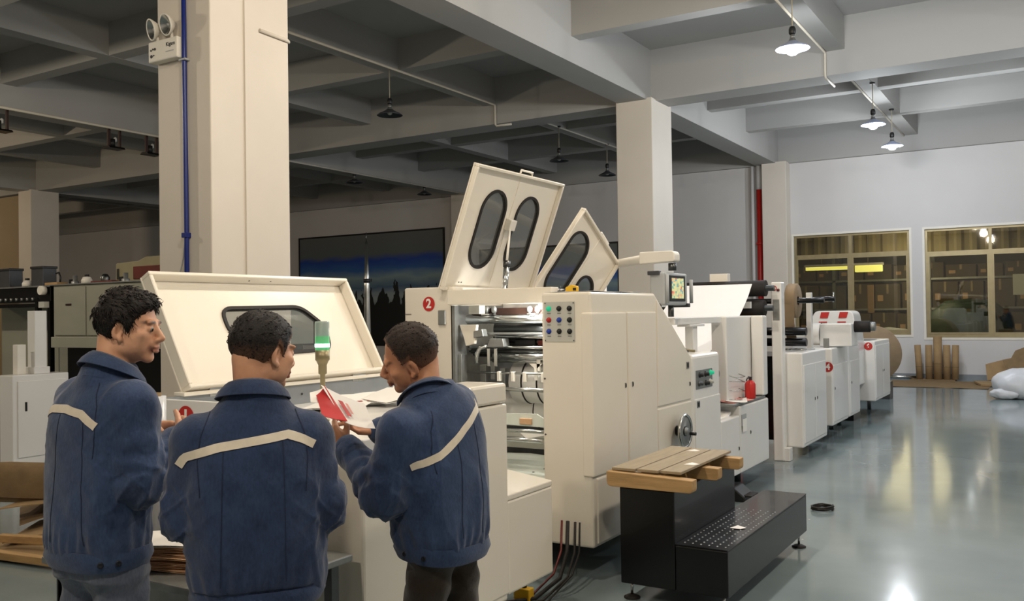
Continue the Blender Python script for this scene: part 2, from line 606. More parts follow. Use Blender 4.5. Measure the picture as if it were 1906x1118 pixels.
for xc in (-6.12, -15.1, -24.1, 2.9):
    beam('main_beam', xc - 0.26, xc + 0.26, YN, YF, ZB)
for y0 in (-4.0, 5.05, 14.1):
    beam('main_beam', XL, XR, y0, y0 + 0.55, ZB + 0.004)
beam('main_beam', XL, XR, YF - 0.12, YF, ZB + 0.008)
for xc in (-9.1, -12.1, -2.87, -0.1, -18.1, -21.1, -27.5):
    beam('cross_beam', xc - 0.13, xc + 0.13, YN, YF, ZS)
for y0 in (-1.0, 2.0, 8.2, 11.24, 16.9, 19.4):
    beam('cross_beam', XL, XR, y0, y0 + 0.25, ZS + 0.004)

# columns
COLS = [(-6.45, -5.8, 4.87, 5.73), (-6.42, -5.77, 13.9, 14.78), (-6.2, -5.62, 21.72, YF), (-24.35, -23.75, 13.9, 14.7), (-15.4, -14.8, 21.7, YF),
        (2.6, 3.2, 4.87, 5.73), (2.6, 3.2, 13.9, 14.78)]
for c in COLS:
    struct(MB().box(*c, 0, ZB + 0.03).build('column', 'column_paint', bev=0.012))
struct(MB().box(-30, -24.4, 14.2, 14.32, 0, 5.1).build('wall_partition', 'tan_wall'))
# slim plaster strip (boxed-in downpipe) on the near column
struct(MB().box(-5.8, -5.785, 5.22, 5.37, 0, ZB).build('trim_1', 'column_paint'))

# ------------------------------------------------------------------ conduits
def conduit(pts, label, r=0.014, m='conduit', nm='conduit_pipe'):
    return tag(MB().tube(pts, r, 8).build(nm, m), label, 'conduit')


conduit([(-8.95, 5.6, 5.485), (-8.95, 14.05, 5.485), (-8.95, 14.07, 5.46), (-8.95, 14.07, 5.12), (-8.93, 14.08, 5.09), (-8.62, 14.1, 5.09)],
        'long thin conduit under the beam with the dark pendant lamp, dropping at its end', 0.02)
conduit([(-2.99, 6.0, 5.485), (-3.02, 14.05, 5.485), (-3.02, 14.07, 5.46), (-3.02, 14.07, 5.12), (-3.02, 14.1, 5.1), (-3.02, 14.7, 5.1)],
        'thin white conduit dropping down the main beam beside the nearest lit lamp', 0.018)
conduit([(-3.02, 14.7, 5.485), (-3.02, 21.9, 5.485)], 'thin white conduit above the two farther lit lamps', 0.018)
conduit([(-8.95, 14.7, 5.485), (-8.95, 21.9, 5.485)], 'thin conduit in the dark bay beyond the main cross beam', 0.018)
conduit([(-14.82, 5.0, 5.11), (-14.82, 21.9, 5.11)], 'long pale conduit along the lower edge of the distant left beam', 0.022)
conduit([(-5.785, 5.384, 4.04), (-5.785, 5.70, 4.03), (-5.80, 5.735, 4.03), (-6.1, 5.745, 4.03)], 'short white pipe stub on the near column', 0.016, 'column_paint')

# red standpipe and grey pipe by the wall column
t = thing('standpipe', 'red standpipe running up the far wall beside the wall column', 'pipe', (-6.33, 21.95, 0))
MB().cyl((-6.33, 21.95, 0), (-6.33, 21.95, 4.55), 0.068, n=16).build('pipe', 'red_enamel', t)
MB().cyl((-6.33, 21.95, 4.55), (-6.33, 21.95, 5.13), 0.070, n=16).build('upper_pipe', 'wall_paint', t)['label'] = 'white upper end of the pipe'
for z in (1.2, 3.2):
    MB().cyl((-6.33, 21.95, z), (-6.33, 21.95, z + 0.06), 0.092, n=16).build('coupling', 'red_enamel', t)
tag(MB().cyl((-6.50, 21.98, 0), (-6.50, 21.98, 5.13), 0.05, n=12).build('downpipe', 'wall_paint'), 'white downpipe next to the red standpipe', 'pipe')

# blue pipe, clip and thin cable on the near column
t = thing('cable_pipe', 'blue plastic cable pipe running down the near column', 'pipe', (-6.07, 4.85, 0))
MB().tube([(-6.083, 4.845, 5.1), (-6.08, 4.845, 3.7), (-6.07, 4.845, 2.28), (-6.075, 4.845, 0.1)], 0.02, 10).build('pipe', 'blue_pipe', t)
MB().box(-6.1, -6.045, 4.815, 4.87, 2.255, 2.295).build('pipe_clip', 'blue_pipe', t, 0.004)
MB().box(-6.12, -6.04, 4.82, 4.87, 3.70, 3.715).build('pipe_band', 'grey_plastic', t)
pts = [(-6.10 - 0.02 * math.sin(k * 0.5), 4.86, 3.7 - k * 0.16) for k in range(9)] + [(-6.13, 4.86, 2.1), (-6.2, 4.86, 1.9), (-6.26, 4.86, 1.7)]
tag(MB().tube(pts, 0.005, 6).build('thin_cable', 'grey_plastic'), 'thin pale cable hanging loose beside the blue pipe', 'cable')

# emergency light
t = thing('emergency_light', 'white twin spot emergency light box on the near column', 'emergency light', (-6.28, 4.82, 3.73))
MB().box(-6.465, -6.10, 4.79, 4.87, 3.725, 3.90).build('housing', 'white_plastic', t, 0.012)
for (x, z, ax) in ((-6.40, 4.0, (-0.35, -1, -0.25)), (-6.22, 4.01, (-0.15, -1, -0.25))):
    a = Vector(ax).normalized(); o = Vector((x, 4.8, z))
    h = MB().lathe([(0.03, -0.05), (0.06, -0.02), (0.088, 0.02), (0.09, 0.03), (0.08, 0.03), (0.078, 0.025)], o, a).build('spot_head', 'white_plastic', t)
    MB().lathe([(0.078, 0.026), (0.05, 0.0), (0.02, -0.015), (0.0, -0.017)], o, a).build('reflector', 'steel', h)
    MB().lathe([(0.0, 0.01), (0.014, 0.006), (0.014, -0.012)], o, a, 10).build('bulb', 'bulb_off', h)
    MB().cyl((x, 4.84, 3.89), (x, 4.83, 3.96), 0.015, n=8).build('neck', 'white_plastic', t)
Mx = frame((-6.18, 4.789, 3.845), (1, 0, 0), (0, 0, 1))
text_part('lettering', 'Kigam', 0.045, Mx, 'print_ink', t, bold=0.0006)
MB().box(-6.24, -6.14, 4.788, 4.7895, 3.785, 3.792).build('print_line', 'grey_plastic', t)
for (x, z, s) in ((-6.425, 3.825, 0.008), (-6.40, 3.832, 0.008), (-6.375, 3.83, 0.011), (-6.42, 3.775, 0.014), (-6.39, 3.78, 0.006)):
    MB().lathe([(s, 0), (s, 0.004), (0, 0.005)], (x, 4.79, z), (0, -1, 0), 10, False).build('indicator', 'print_ink', t)

# ------------------------------------------------------------------ pendant lamps
def lamp(loc, label, lit, drop, rose=True, group=None, power=1.0, color=COOL):
    x, y, z = loc                       # z: lower rim of the shade
    t = thing('pendant_lamp', label, 'lamp', loc, group)
    MB().cyl((x, y, z + 0.22), (x, y, z + max(drop, 0.24)), 0.008, n=6).build('cord', 'cord_grey', t)
    if rose:
        MB().cyl((x, y, z + drop - 0.025), (x, y, z + drop), 0.045, n=12).build('ceiling_rose', 'black_plastic', t)
    MB().lathe([(0.0, 0.275), (0.03, 0.27), (0.042, 0.24), (0.042, 0.19), (0.03, 0.17), (0.0, 0.17)], loc, n=14).build('socket', 'black_plastic', t)
    MB().lathe([(0.026, 0.18), (0.026, 0.15), (0.032, 0.145), (0.026, 0.14), (0.032, 0.13), (0.045, 0.10), (0.06, 0.085)], loc, n=14).build('neck', 'dull_steel', t)
    MB().lathe([(0.058, 0.09), (0.075, 0.075), (0.12, 0.05), (0.17, 0.028), (0.205, 0.0), (0.20, -0.003), (0.166, 0.022), (0.118, 0.043), (0.07, 0.067), (0.03, 0.075)], loc, n=24)\
        .build('shade', 'lit_shade_paint' if lit else 'lamp_enamel', t)
    bs, bo = (1.0, 0.0) if lit else (0.5, 0.045)
    MB().lathe([(r_ * bs, h_ * bs + bo) for r_, h_ in ((0.03, 0.075), (0.055, 0.05), (0.078, 0.01), (0.08, -0.02), (0.068, -0.05), (0.04, -0.072), (0.0, -0.08))], loc, n=18).build('bulb', 'bulb_lit' if lit else 'bulb_off', t)
    if lit:
        L = bpy.data.lights.new('bulb_light', 'POINT'); L.energy = LAMP_W * power; L.color = color; L.shadow_soft_size = 0.12
        lo = bpy.data.objects.new('bulb_light', L); COL.objects.link(lo); lo.parent = t; lo.location = (0, 0, -0.18)
    return t


LZ = 4.77
lamp((-2.76, 11.1, LZ), 'lit pendant lamp nearest the camera, hanging highest in the picture', True, 0.73, power=0.75)
lamp((-2.76, 16.5, LZ), 'lit pendant lamp in the middle of the three glowing ones', True, 0.73, power=0.75)
lamp((-2.82, 18.9, LZ), 'lit pendant lamp closest to the far wall windows', True, 0.73, power=0.75)
lamp((-9.06, 11.13, LZ), 'unlit dark pendant lamp between the two big columns', False, 0.72, False)
lamp((-8.93, 16.5, LZ), 'unlit dark pendant lamp above the leaning machine cover', False, 0.73)
lamp((-8.97, 18.9, LZ), 'unlit dark pendant lamp half hidden behind the second column', False, 0.73)
lamp((-14.9, 16.9, 4.89), 'small distant unlit lamp left of its twin above the mural', False, 0.245, False)
lamp((-14.9, 19.75, 4.90), 'small distant unlit lamp right of its twin above the mural', False, 0.24, False)
# unseen lamps outside the frame; the left hall ones are added to brighten it
for k, (x, y, p, c) in enumerate(((-2.76, 7.2, 0.9, WARM), (-2.76, 3.2, 0.75, WARM), (-2.76, -1.0, 0.9, WARM), (0.3, 5.4, 1.2, WARM), (0.3, 0.2, 1.0, WARM), (0.3, 11.1, 0.6, COOL), (0.3, 16.5, 0.7, COOL), (3.4, 8.5, 0.5, COOL), (-12.0, 2.5, 1.7, WARM), (-21.0, 6.0, 1.6, AMBER), (-30.0, 12.0, 1.2, AMBER))):
    nm = ['directly over the stepped platform', 'over the three workers', 'behind the photographer', 'right of the aisle', 'above the photographer',
          'right of the aisle further back', 'right of the aisle near the far wall', 'by the right hand wall', 'added left behind the near column', 'added at the far left side of the hall', 'added in the far left corner of the hall'][k]
    lamp((x, y, LZ), 'lit pendant lamp out of view, ' + nm, True, 0.73, True, None, p, c)
# spotlights hanging from the distant left beam
def spot(loc, label, warm=False):
    x, y, z = loc
    t = thing('hanging_spotlight', label, 'spotlight', loc)
    MB().box(x - 0.02, x + 0.02, y - 0.13, y - 0.08, z, z + 0.36).build('bracket', 'brown_metal', t)
    MB().box(x - 0.02, x + 0.02, y + 0.1, y + 0.14, z, z + 0.36).build('bracket', 'brown_metal', t)
    MB().cyl((x, y - 0.03, z + 0.02), (x, y - 0.03, z + 0.16), 0.05, n=10).build('lamp_body', 'black_plastic', t)
    MB().prism([(x - 0.12, z - 0.02), (x + 0.12, z - 0.02), (x + 0.08, z + 0.02), (x - 0.08, z + 0.02)], 'y', y - 0.16, y + 0.16).build('hood', 'black_metal', t)
    MB().lathe([(0, 0.05), (0.03, 0.03), (0.03, -0.03), (0, -0.05)], (x, y + 0.03, z + 0.16), n=10).build('bulb', 'bulb_off', t)


spot((-14.98, 8.25, 4.76), 'dark hanging spotlight at the left edge of the picture')
spot((-14.98, 10.35, 4.78), 'dark hanging spotlight on brown brackets left of the near column')
spot((-14.98, 11.15, 4.78), 'dark hanging spotlight touching the edge of the near column')

# ------------------------------------------------------------------ windows
def window(nm, W, label, z_tr):
    x0, x1, z0, z1 = W
    y0, y1 = YF + 0.05, YF + 0.13
    xm = (x0 + x1) / 2
    fr = MB()
    fw = 0.05
    for b in ((x0, x0 + fw, z0, z1), (x1 - fw, x1, z0, z1), (x0, x1, z0, z0 + fw + 0.03), (x0, x1, z1 - fw, z1), (x0, x1, z_tr, z_tr + 0.075), (xm - 0.032, xm + 0.032, z0, z1)):
        e_ = 0.004 if (b[1] - b[0]) > 1 else 0.0
        fr.box(b[0] + (0.002 if e_ else 0), b[1] - (0.002 if e_ else 0), y0 + e_, y1 - e_, b[2] + (0 if e_ else 0.003), b[3] - (0 if e_ else 0.003))
    o = struct(fr.build(nm, 'brass'), label, 'window')
    for k, (a, b) in enumerate(((x0 + fw, xm - 0.032), (xm + 0.032, x1 - fw))):
        s = 0.035
        sf = MB()
        za, zb = z0 + fw + 0.03, z_tr
        for q in ((a, a + s, za + s, zb - s), (b - s, b, za + s, zb - s), (a, b, za, za + s), (a, b, zb - s, zb)):
            sf.box(q[0], q[1], y0 + 0.02 * k - 0.01, y0 + 0.02 * k + 0.03, q[2], q[3])
        s_ = sf.build('sash', 'brass', o)
        MB().box(a + s, b - s, y0 + 0.02 * k + 0.006, y0 + 0.02 * k + 0.012, za + s, zb - s).build('pane', 'window_glass', s_)
        MB().box(a, b, y0 + 0.03, y0 + 0.036, z_tr + 0.075, z1 - fw).build('pane', 'window_glass', o)
    # white reveal lining
    rv = MB()
    for b in ((x0 - 0.05, x0, z0 - 0.05, z1 + 0.05), (x1, x1 + 0.05, z0 - 0.05, z1 + 0.05), (x0, x1, z0 - 0.05, z0), (x0, x1, z1, z1 + 0.05)):
        rv.box(b[0], b[1], YF - 0.012, YF, b[2], b[3])
    rv.build('reveal', 'white_plastic', o)
    return o


window('window_1', W1, 'brass framed four pane window behind the machines', 2.83)
window('window_2', W2, 'brass framed four pane window at the right edge', 2.78)

# store room behind the windows
struct(MB().box(-9, 3.5, YF + 6, YF + 6.1, 0, ZC).build('wall_storeroom', 'wall_paint'))
cor = MB()
x = -9.0
while x < 3.4:
    y_ = YF + 1.7
    cor.prism([(x, y_), (x + 0.06, y_ + 0.06), (x + 0.17, y_ + 0.06), (x + 0.23, y_), (x + 0.33, y_), (x + 0.33, y_ + 0.1), (x, y_ + 0.1)], 'z', 2.92, 4.6)
    x += 0.33
struct(cor.build('wall_corrugated', 'corrugated'))
st = thing('storage_rack', 'long storage rack with cartons seen through the windows', 'rack', (-3, YF + 3.2, 0))
for x in (-7.5, -5.2, -2.9, -0.6, 1.7):
    for y in (YF + 2.7, YF + 3.6):
        MB().box(x - 0.04, x + 0.04, y - 0.04, y + 0.04, 0, 3.0).build('post', 'dull_steel', st)
for z in (0.1, 0.85, 1.6, 2.35):
    MB().box(-7.5, 1.7, YF + 2.66, YF + 3.64, z - 0.05, z).build('shelf', 'dull_steel', st)
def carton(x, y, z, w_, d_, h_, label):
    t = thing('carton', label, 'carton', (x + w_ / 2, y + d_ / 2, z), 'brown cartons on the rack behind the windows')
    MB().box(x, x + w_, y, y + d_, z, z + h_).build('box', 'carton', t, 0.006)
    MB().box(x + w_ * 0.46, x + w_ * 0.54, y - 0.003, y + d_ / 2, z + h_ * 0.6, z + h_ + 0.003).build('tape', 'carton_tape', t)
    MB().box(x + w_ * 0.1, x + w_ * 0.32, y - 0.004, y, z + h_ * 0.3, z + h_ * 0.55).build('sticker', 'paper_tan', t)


rows = {0.1: 'bottom', 0.85: 'second', 1.6: 'third', 2.35: 'top'}
for z in rows:
    x = -7.4; k = 0; cnt_ = {}
    while x < 0.9:
        w_ = 0.5 + 0.18 * random.random()
        h_ = (0.3 if z > 2 else 0.58) + 0.1 * random.random()
        if not (z < 1 and -2.6 < x < -1.2):
            side = 'left window' if x < -3.9 else 'space between the windows' if x < -2.9 else 'right window'
            cnt_[side] = cnt_.get(side, 0) + 1
            od = ['first', 'second', 'third', 'fourth', 'fifth', 'sixth', 'seventh', 'eighth'][cnt_[side] - 1]
            carton(x, YF + 2.75, z, w_, 0.7, h_, '%s brown carton from the left, %s rack shelf, behind the %s' % (od, rows[z], side))
        x += w_ + 0.05; k += 1
MB_ = MB().lathe([(0.0, 1.25), (0.5, 1.2), (0.8, 0.95), (0.95, 0.5), (0.9, 0.1), (0.8, 0.0)], (-1.9, YF + 1.2, 0.55), n=26)
o = MB_.build('wrapped_bale', 'green_wrap')
o.scale = (1, 0.55, 1); o.location = (0, (YF + 1.2) * 0.45, 0)
tag(o, 'dark green plastic wrapped bale behind the right window', 'bale')
o = MB().lathe([(0.0, 0.55), (0.4, 0.5), (0.8, 0.3), (0.95, 0.1), (0.95, 0.0)], (-3.6, YF + 1.0, 0.6), n=26).build('plastic_bundle', 'bag_plastic')
o.scale = (1, 0.5, 1); o.location = (0, (YF + 1.0) * 0.5, 0)
tag(o, 'grey plastic covered bundle at the foot of the left window', 'bundle')
tag(MB().box(-4.75, -2.85, YF + 0.4, YF + 1.6, 0.0, 0.6).build('low_pallet_box', 'carton', bev=0.02), 'low crate under the grey plastic bundle outside the left window', 'crate')
tag(MB().box(-2.8, -1.0, YF + 0.6, YF + 1.8, 0.0, 0.55).build('low_pallet_box', 'carton', bev=0.02), 'low crate under the dark green bale outside the right window', 'crate')
t = thing('strip_light', 'yellow glowing strip light seen through the left window', 'lamp', (-4.4, YF + 1.2, 2.62))
MB().box(-5.6, -3.75, YF + 1.2, YF + 1.4, 2.66, 2.72).build('housing', 'white_plastic', t)
MB().box(-5.58, -4.5, YF + 1.22, YF + 1.38, 2.58, 2.66).build('diffuser', 'yellow_light', t)
MB().box(-4.4, -3.77, YF + 1.22, YF + 1.38, 2.5, 2.66).build('diffuser', 'yellow_light', t, 0.02)
for x in (-5.2, -4.1):
    MB().cyl((x, YF + 1.3, 2.72), (x, YF + 1.3, ZC), 0.008, n=6).build('hanger', 'cord_grey', t)
tag(MB().box(-3.92, -3.78, YF + 0.135, YF + 0.15, 1.5, 2.15).build('notice_strip', 'paper_tan'), 'tall narrow notice behind the left window', 'notice')
tag(MB().box(-0.95, -0.5, YF + 0.135, YF + 0.15, 1.85, 2.3).build('notice_sheet', 'paper_white'), 'white notice behind the right window', 'notice')
L = bpy.data.lights.new('store_fill_light', 'POINT'); L.energy = 75; L.color = (1, 0.92, 0.7); L.shadow_soft_size = 0.8  # unseen fill beside the strip light, added to light the stored goods
lo = bpy.data.objects.new('store_fill_light', L); COL.objects.link(lo); lo.parent = t; lo.location = (1.3, -0.35, -0.25)

# ------------------------------------------------------------------ murals on the far wall
for (x0, x1, z0, z1, lb) in ((-21.9, -15.97, 0.7, 4.19, 'large wall mural of a snowy fir forest under a blue band of sky'),
                             (-14.6, -10.2, 0.7, 3.45, 'second snowy forest mural, mostly hidden behind the open machine covers')):
    t = thing('wall_mural', lb, 'mural', ((x0 + x1) / 2, YF - 0.03, z0))
    MB().box(x0, x1, YF - 0.035, YF - 0.005, z0, z1).build('print', 'mural_print', t)
    fr = MB()
    for b in ((x0 - 0.05, x0, z0, z1), (x1, x1 + 0.05, z0, z1), (x0 - 0.05, x1 + 0.05, z1, z1 + 0.05), (x0 - 0.05, x1 + 0.05, z0 - 0.05, z0)):
        fr.box(b[0], b[1], YF - 0.05, YF, b[2], b[3])
    fr.build('mural_frame', 'black_plastic', t)
# ------------------------------------------------------------------ shared machine pieces
def badge(parent, num, c, r, nx, up=(0, 0, 1)):
    """red disc with a white numeral; nx = local x direction on the face"""
    M = frame(c, nx, up)
    d = MB(M).lathe([(r, 0.0), (r, 0.002), (0, 0.002)], (0, 0, 0), (0, 0, 1), 28, False).build('number_badge', 'badge_red', parent)
    text_part('numeral', num, r * 1.75, M @ Matrix.Translation((0, 0, 0.0025)), 'badge_white', d, bold=r * 0.05)
    return d


def lid(parent, name, o, x, y, L, Wd, holes, m='cream_enamel', depth=0.05):
    """open machine cover: plate with flanges on its inner (+z) side, gaskets and panes"""
    M = frame(o, x, y)
    mb = MB(M)
    plate_with_holes(mb, [(0, 0), (L, 0), (L, Wd), (0, Wd)], holes, -0.012, 0.0)
    body = mb.build(name, m, parent, 0.003, 1)
    fl = MB(M)
    t_ = 0.022
    for b in ((0, L, 0, t_), (0, L, Wd - t_, Wd), (0, t_, t_, Wd - t_), (L - t_, L, t_, Wd - t_)):
        fl.box(b[0], b[1], b[2], b[3], 0, depth)
    fl.build('flange', m, body, 0.004, 1)
    for h in holes:
        rim(MB(M), h, 0.020, -0.018, 0.010).build('gasket', 'black_rubber', body)
        pm = MB(M)
        n = len(h)
        pm.add([(p[0], p[1], -0.004) for p in h] + [(p[0], p[1], -0.008) for p in h], [list(range(n)), list(range(2 * n - 1, n - 1, -1))])
        pm.build('pane', 'tinted_pane', body)
    return body, M


def latch(parent, M, x, y, w_=0.016, h_=0.032):
    l = MB(M).box(x - w_ / 2, x + w_ / 2, y - h_ / 2, y + h_ / 2, 0, 0.004).build('latch', 'dull_steel', parent)
    MB(M).box(x - w_ / 4, x + w_ / 4, y - h_ / 3, y + h_ / 3, 0.004, 0.007).build('latch_key', 'black_plastic', l)
    return l


SIDE = lambda y, z, x=-2.4: frame((x, y, z), (0, 1, 0), (0, 0, 1))     # face looking +X (local x = +Y)
ENDF = lambda x, z, y: frame((x, y, z), (1, 0, 0), (0, 0, 1))          # face looking -Y (local x = +X)


# ------------------------------------------------------------------ unit 1 (feeder) with its raised cover
u1 = thing('feeder_unit', 'cream feeder unit with raised cover that the three workers stand around', 'machine', (-3.07, 3.3, 0))
MB().box(-3.75, -2.4, 2.75, 3.83, 0.17, 1.0).box(-3.75, -3.0, 3.83, 4.6, 0.17, 1.0).build('base_cabinet', 'cream_enamel', u1, 0.012)
MB().box(-3.72, -2.4, 2.75, 3.83, 1.004, 1.105).box(-3.72, -3.0, 3.83, 4.6, 1.004, 1.105).build('deck', 'white_enamel', u1, 0.006)
MB().box(-2.64, -2.394, 3.52, 3.836, 0.2, 1.150).build('side_box', 'cream_enamel', u1, 0.010)
MB().box(-2.64, -2.394, 3.52, 3.836, 1.155, 1.255).build('side_box_lid', 'cream_enamel', u1, 0.015)
MB().box(-3.76, -3.72, 2.75, 4.6, 1.0, 1.215).build('back_wall', 'grey_deck', u1)
MB().box(-3.78, -3.70, 2.93, 4.5, 1.215, 1.235).build('hinge_rail', 'cream_enamel', u1, 0.004)
MB().box(-3.73, -3.715, 4.18, 4.30, 1.20, 1.25).build('hinge', 'steel', u1, 0.003)
MB().box(-3.73, -3.715, 3.1, 3.22, 1.20, 1.25).build('hinge', 'steel', u1, 0.003)
for y in (3.35, 3.75):
    MB().lathe([(0.006, 0), (0.006, 0.005), (0, 0.005)], (-3.72, y, 1.16), (1, 0, 0), 8, False).build('screw', 'dark_steel', u1)
for (x, y) in ((-3.65, 2.85), (-2.5, 2.85), (-3.65, 4.5), (-2.5, 3.73)):
    MB().cyl((x, y, 0), (x, y, 0.17), 0.03, n=10).build('foot', 'dark_steel', u1)
MB().box(-2.76, -2.4, 3.84, 4.3, 0.19, 0.66).build('lower_panel', 'cream_enamel', u1, 0.012)
MB().prism([(-2.4, 0.66), (-2.4, 0.69), (-2.74, 0.735), (-2.76, 0.66)], 'y', 3.84, 4.3).build('lower_ledge', 'cream_enamel', u1, 0.006)
L1, W1_ = 1.50, 0.672
hole = round_poly([(0.29 * L1, 0.72 * W1_), (0.29 * L1, 0.50 * W1_), (0.42 * L1, 0.28 * W1_), (0.77 * L1, 0.29 * W1_), (0.80 * L1, 0.52 * W1_), (0.70 * L1, 0.735 * W1_)],
                  [0.10, 0.10, 0.10, 0.07, 0.12, 0.16], 6)
h1, M1 = lid(u1, 'cover', (-3.75, 2.96, 1.225), (0, 1, 0), (-0.32, 0, 0.59), L1, W1_, [hole], depth=0.07)
for q in (0.46, 0.57):
    MB(M1).box(q * L1 - 0.004, q * L1 + 0.004, W1_ - 0.0235, W1_ - 0.02, 0.03, 0.038).build('screw_hole', 'black_plastic', h1)
MB().box(-3.62, -2.6, 2.742, 2.75, 0.25, 0.95).build('end_panel', 'cream_enamel', u1, 0.004)
MB().box(-3.62, -3.1, 2.735, 2.75, 1.01, 1.225).build('number_plate', 'white_enamel', u1, 0.004)
badge(u1, '1', (-3.44, 2.733, 1.145), 0.055, (1, 0, 0))
# signal tower on the deck
s = MB().lathe([(0.0, 0.0), (0.03, 0.0), (0.03, 0.01), (0.012, 0.02), (0.012, 0.22), (0.020, 0.225), (0.020, 0.265), (0.029, 0.285), (0.034, 0.29), (0.034, 0.335), (0, 0.335)],
               (-3.0, 3.162, 1.105), n=20).build('signal_tower', 'brass', u1)
s['label'] = 'signal tower lamp with glowing green lens'
MB().lathe([(0.034, 0.335), (0.0345, 0.348), (0.0345, 0.350)], (-3.0, 3.162, 1.105), n=20).build('green_ring', 'green_lens', s)
MB().lathe([(0.0345, 0.350), (0.0345, 0.366)], (-3.0, 3.162, 1.105), n=20).build('lit_band', 'green_lit', s)
MB().lathe([(0.0345, 0.366), (0.0345, 0.402)], (-3.0, 3.162, 1.105), n=20).build('green_lens', 'green_lens', s)
MB().lathe([(0.034, 0.402), (0.034, 0.465), (0.031, 0.472), (0, 0.473)], (-3.0, 3.162, 1.105), n=20).build('grey_lens', 'grey_lens', s)

# ------------------------------------------------------------------ unit 2 (printing unit)
u2 = thing('printing_unit', 'cream printing unit two with open roller bay and two raised covers', 'machine', (-3.1, 5.7, 0))
prof = [(4.8, 0.2), (6.47, 0.2), (6.47, 1.26), (5.78, 1.725), (4.8, 1.725)]
MB().prism(prof, 'x', -2.74, -2.4).build('side_cabinet', 'cream_enamel', u2, 0.018, 3)
MB().prism([(5.0, 0.15), (6.95, 0.15), (6.95, 1.28), (6.15, 1.79), (5.0, 1.79)], 'x', -3.96, -3.54).build('drive_cabinet', 'cream_enamel', u2, 0.012)
MB().box(-3.54, -2.74, 4.93, 5.03, 1.665, 1.765).build('lintel', 'cream_enamel', u2, 0.005)
MB().box(-3.54, -2.74, 6.55, 6.6, 0.2, 1.6).build('bay_back', 'dark_steel', u2)
MB().box(-3.54, -2.74, 4.9, 6.55, 0.25, 0.30).build('bay_floor', 'black_metal', u2)
MB().box(-3.56, -3.53, 5.0, 6.5, 0.3, 1.66).build('bay_wall', 'dull_steel', u2)
MB().box(-3.53, -3.50, 5.03, 5.10, 1.13, 1.33).build('bolt_plate', 'dull_steel', u2, 0.003)
MB().box(-3.66, -3.60, 4.985, 5.0, 1.53, 1.63).build('bearing_plate', 'dull_steel', u2, 0.004)
badge(u2, '2', (-3.745, 4.998, 1.675), 0.05, (1, 0, 0))
MB().box(-3.96, -3.90, 4.996, 5.0, 1.605, 1.608).build('seam', 'seam_dark', u2)
# doors on the side cabinet, proud of the face and wrapped round the near corner
for (y0, y1, nm) in ((4.786, 5.285, 0), (5.30, 5.775, 1)):
    d = MB().box(-2.462 if nm == 0 else -2.42, -2.388, y0, y1, 0.625, 1.60).build('cabinet_door', 'cream_enamel', u2, 0.010, 3)
    latch(d, SIDE(0, 0, -2.388), y1 - 0.035 if nm == 0 else y0 + 0.06, 1.135)
d = MB().prism([(5.79, 0.945), (6.43, 0.945), (6.43, 1.26), (5.80, 1.68)], 'x', -2.42, -2.390).build('side_hatch', 'cream_enamel', u2, 0.008)
latch(d, SIDE(0, 0, -2.39), 6.36, 1.2, 0.05, 0.05)
latch(d, SIDE(0, 0, -2.39), 6.40, 1.06, 0.02, 0.03)
MB().box(-2.42, -2.390, 5.79, 6.44, 0.25, 0.93).build('lower_hatch', 'cream_enamel', u2, 0.008)
MB().box(-2.42, -2.390, 4.84, 5.775, 0.22, 0.61).build('kick_panel', 'cream_enamel', u2, 0.008)
# handwheel
hw = MB().lathe([(0.115, -0.012), (0.128, 0.0), (0.115, 0.014), (0.100, 0.0), (0.115, -0.012)], (-2.325, 6.12, 0.745), (1, 0, 0), 32).build('handwheel', 'steel', u2)
hw['label'] = 'chrome handwheel'
MB().lathe([(0.10, 0.0), (0.09, 0.006), (0.03, -0.004), (0.025, 0.02), (0, 0.022)], (-2.325, 6.12, 0.745), (1, 0, 0), 28).build('wheel_disc', 'dull_steel', hw)
MB().cyl((-2.4, 6.12, 0.745), (-2.32, 6.12, 0.745), 0.035, n=14).build('wheel_hub', 'black_plastic', hw)
MB().cyl((-2.315, 6.19, 0.72), (-2.27, 6.19, 0.72), 0.012, n=10).build('crank_knob', 'black_plastic', hw)
# control panel with nine buttons
M = ENDF(-2.612, 1.547, 4.8)
cp = MB(M).box(-0.105, 0.105, -0.122, 0.122, 0, 0.004).build('control_panel', 'grey_panel', u2, 0.002)
cols = ['green_button', 'black_plastic', 'black_plastic', 'red_button', 'blue_button', 'black_plastic', 'blue_button', 'black_plastic', 'black_plastic']
for k in range(9):
    cx, cy = -0.071 + 0.071 * (k % 3), 0.08 - 0.069 * (k // 3)
    b = MB(M).lathe([(0.016, 0.004), (0.016, 0.009), (0.0125, 0.010), (0.0115, 0.02), (0, 0.021)], (cx, cy, 0), (0, 0, 1), 16).build('button', cols[k], cp)
    if cols[k] == 'black_plastic':
        MB(M).box(cx - 0.003, cx + 0.003, cy - 0.014, cy + 0.014, 0.018, 0.028).build('knob_grip', 'black_plastic', b) if False else None
    MB(M).box(cx - 0.013, cx + 0.013, cy - 0.031, cy - 0.028, 0.004, 0.0046).build('button_caption', 'print_ink', cp)
for sx in (-1, 1):
    for sy in (-1, 1):
        MB(M).lathe([(0.004, 0.004), (0.004, 0.006), (0, 0.006)], (sx * 0.097, sy * 0.113, 0), (0, 0, 1), 8, False).build('screw', 'dark_steel', cp)
for z in (1.2, 0.86):
    MB(ENDF(-2.72, z, 4.8)).lathe([(0.006, 0), (0.006, 0.004), (0, 0.004)], (0, 0, 0), (0, 0, 1), 8, False).build('screw', 'dark_steel', u2)
# rollers and bars of the bay (axis X)
def roll(nm, y, z, r, m, x0=-3.5, x1=-2.76, ends=True):
    o = MB().cyl((x0, y, z), (x1, y, z), r, n=24).build(nm, m, u2)
    if ends:
        MB().cyl((x0 - 0.02, y, z), (x1 + 0.02, y, z), r * 0.35, n=10).build('journal', 'dark_steel', o)
    return o


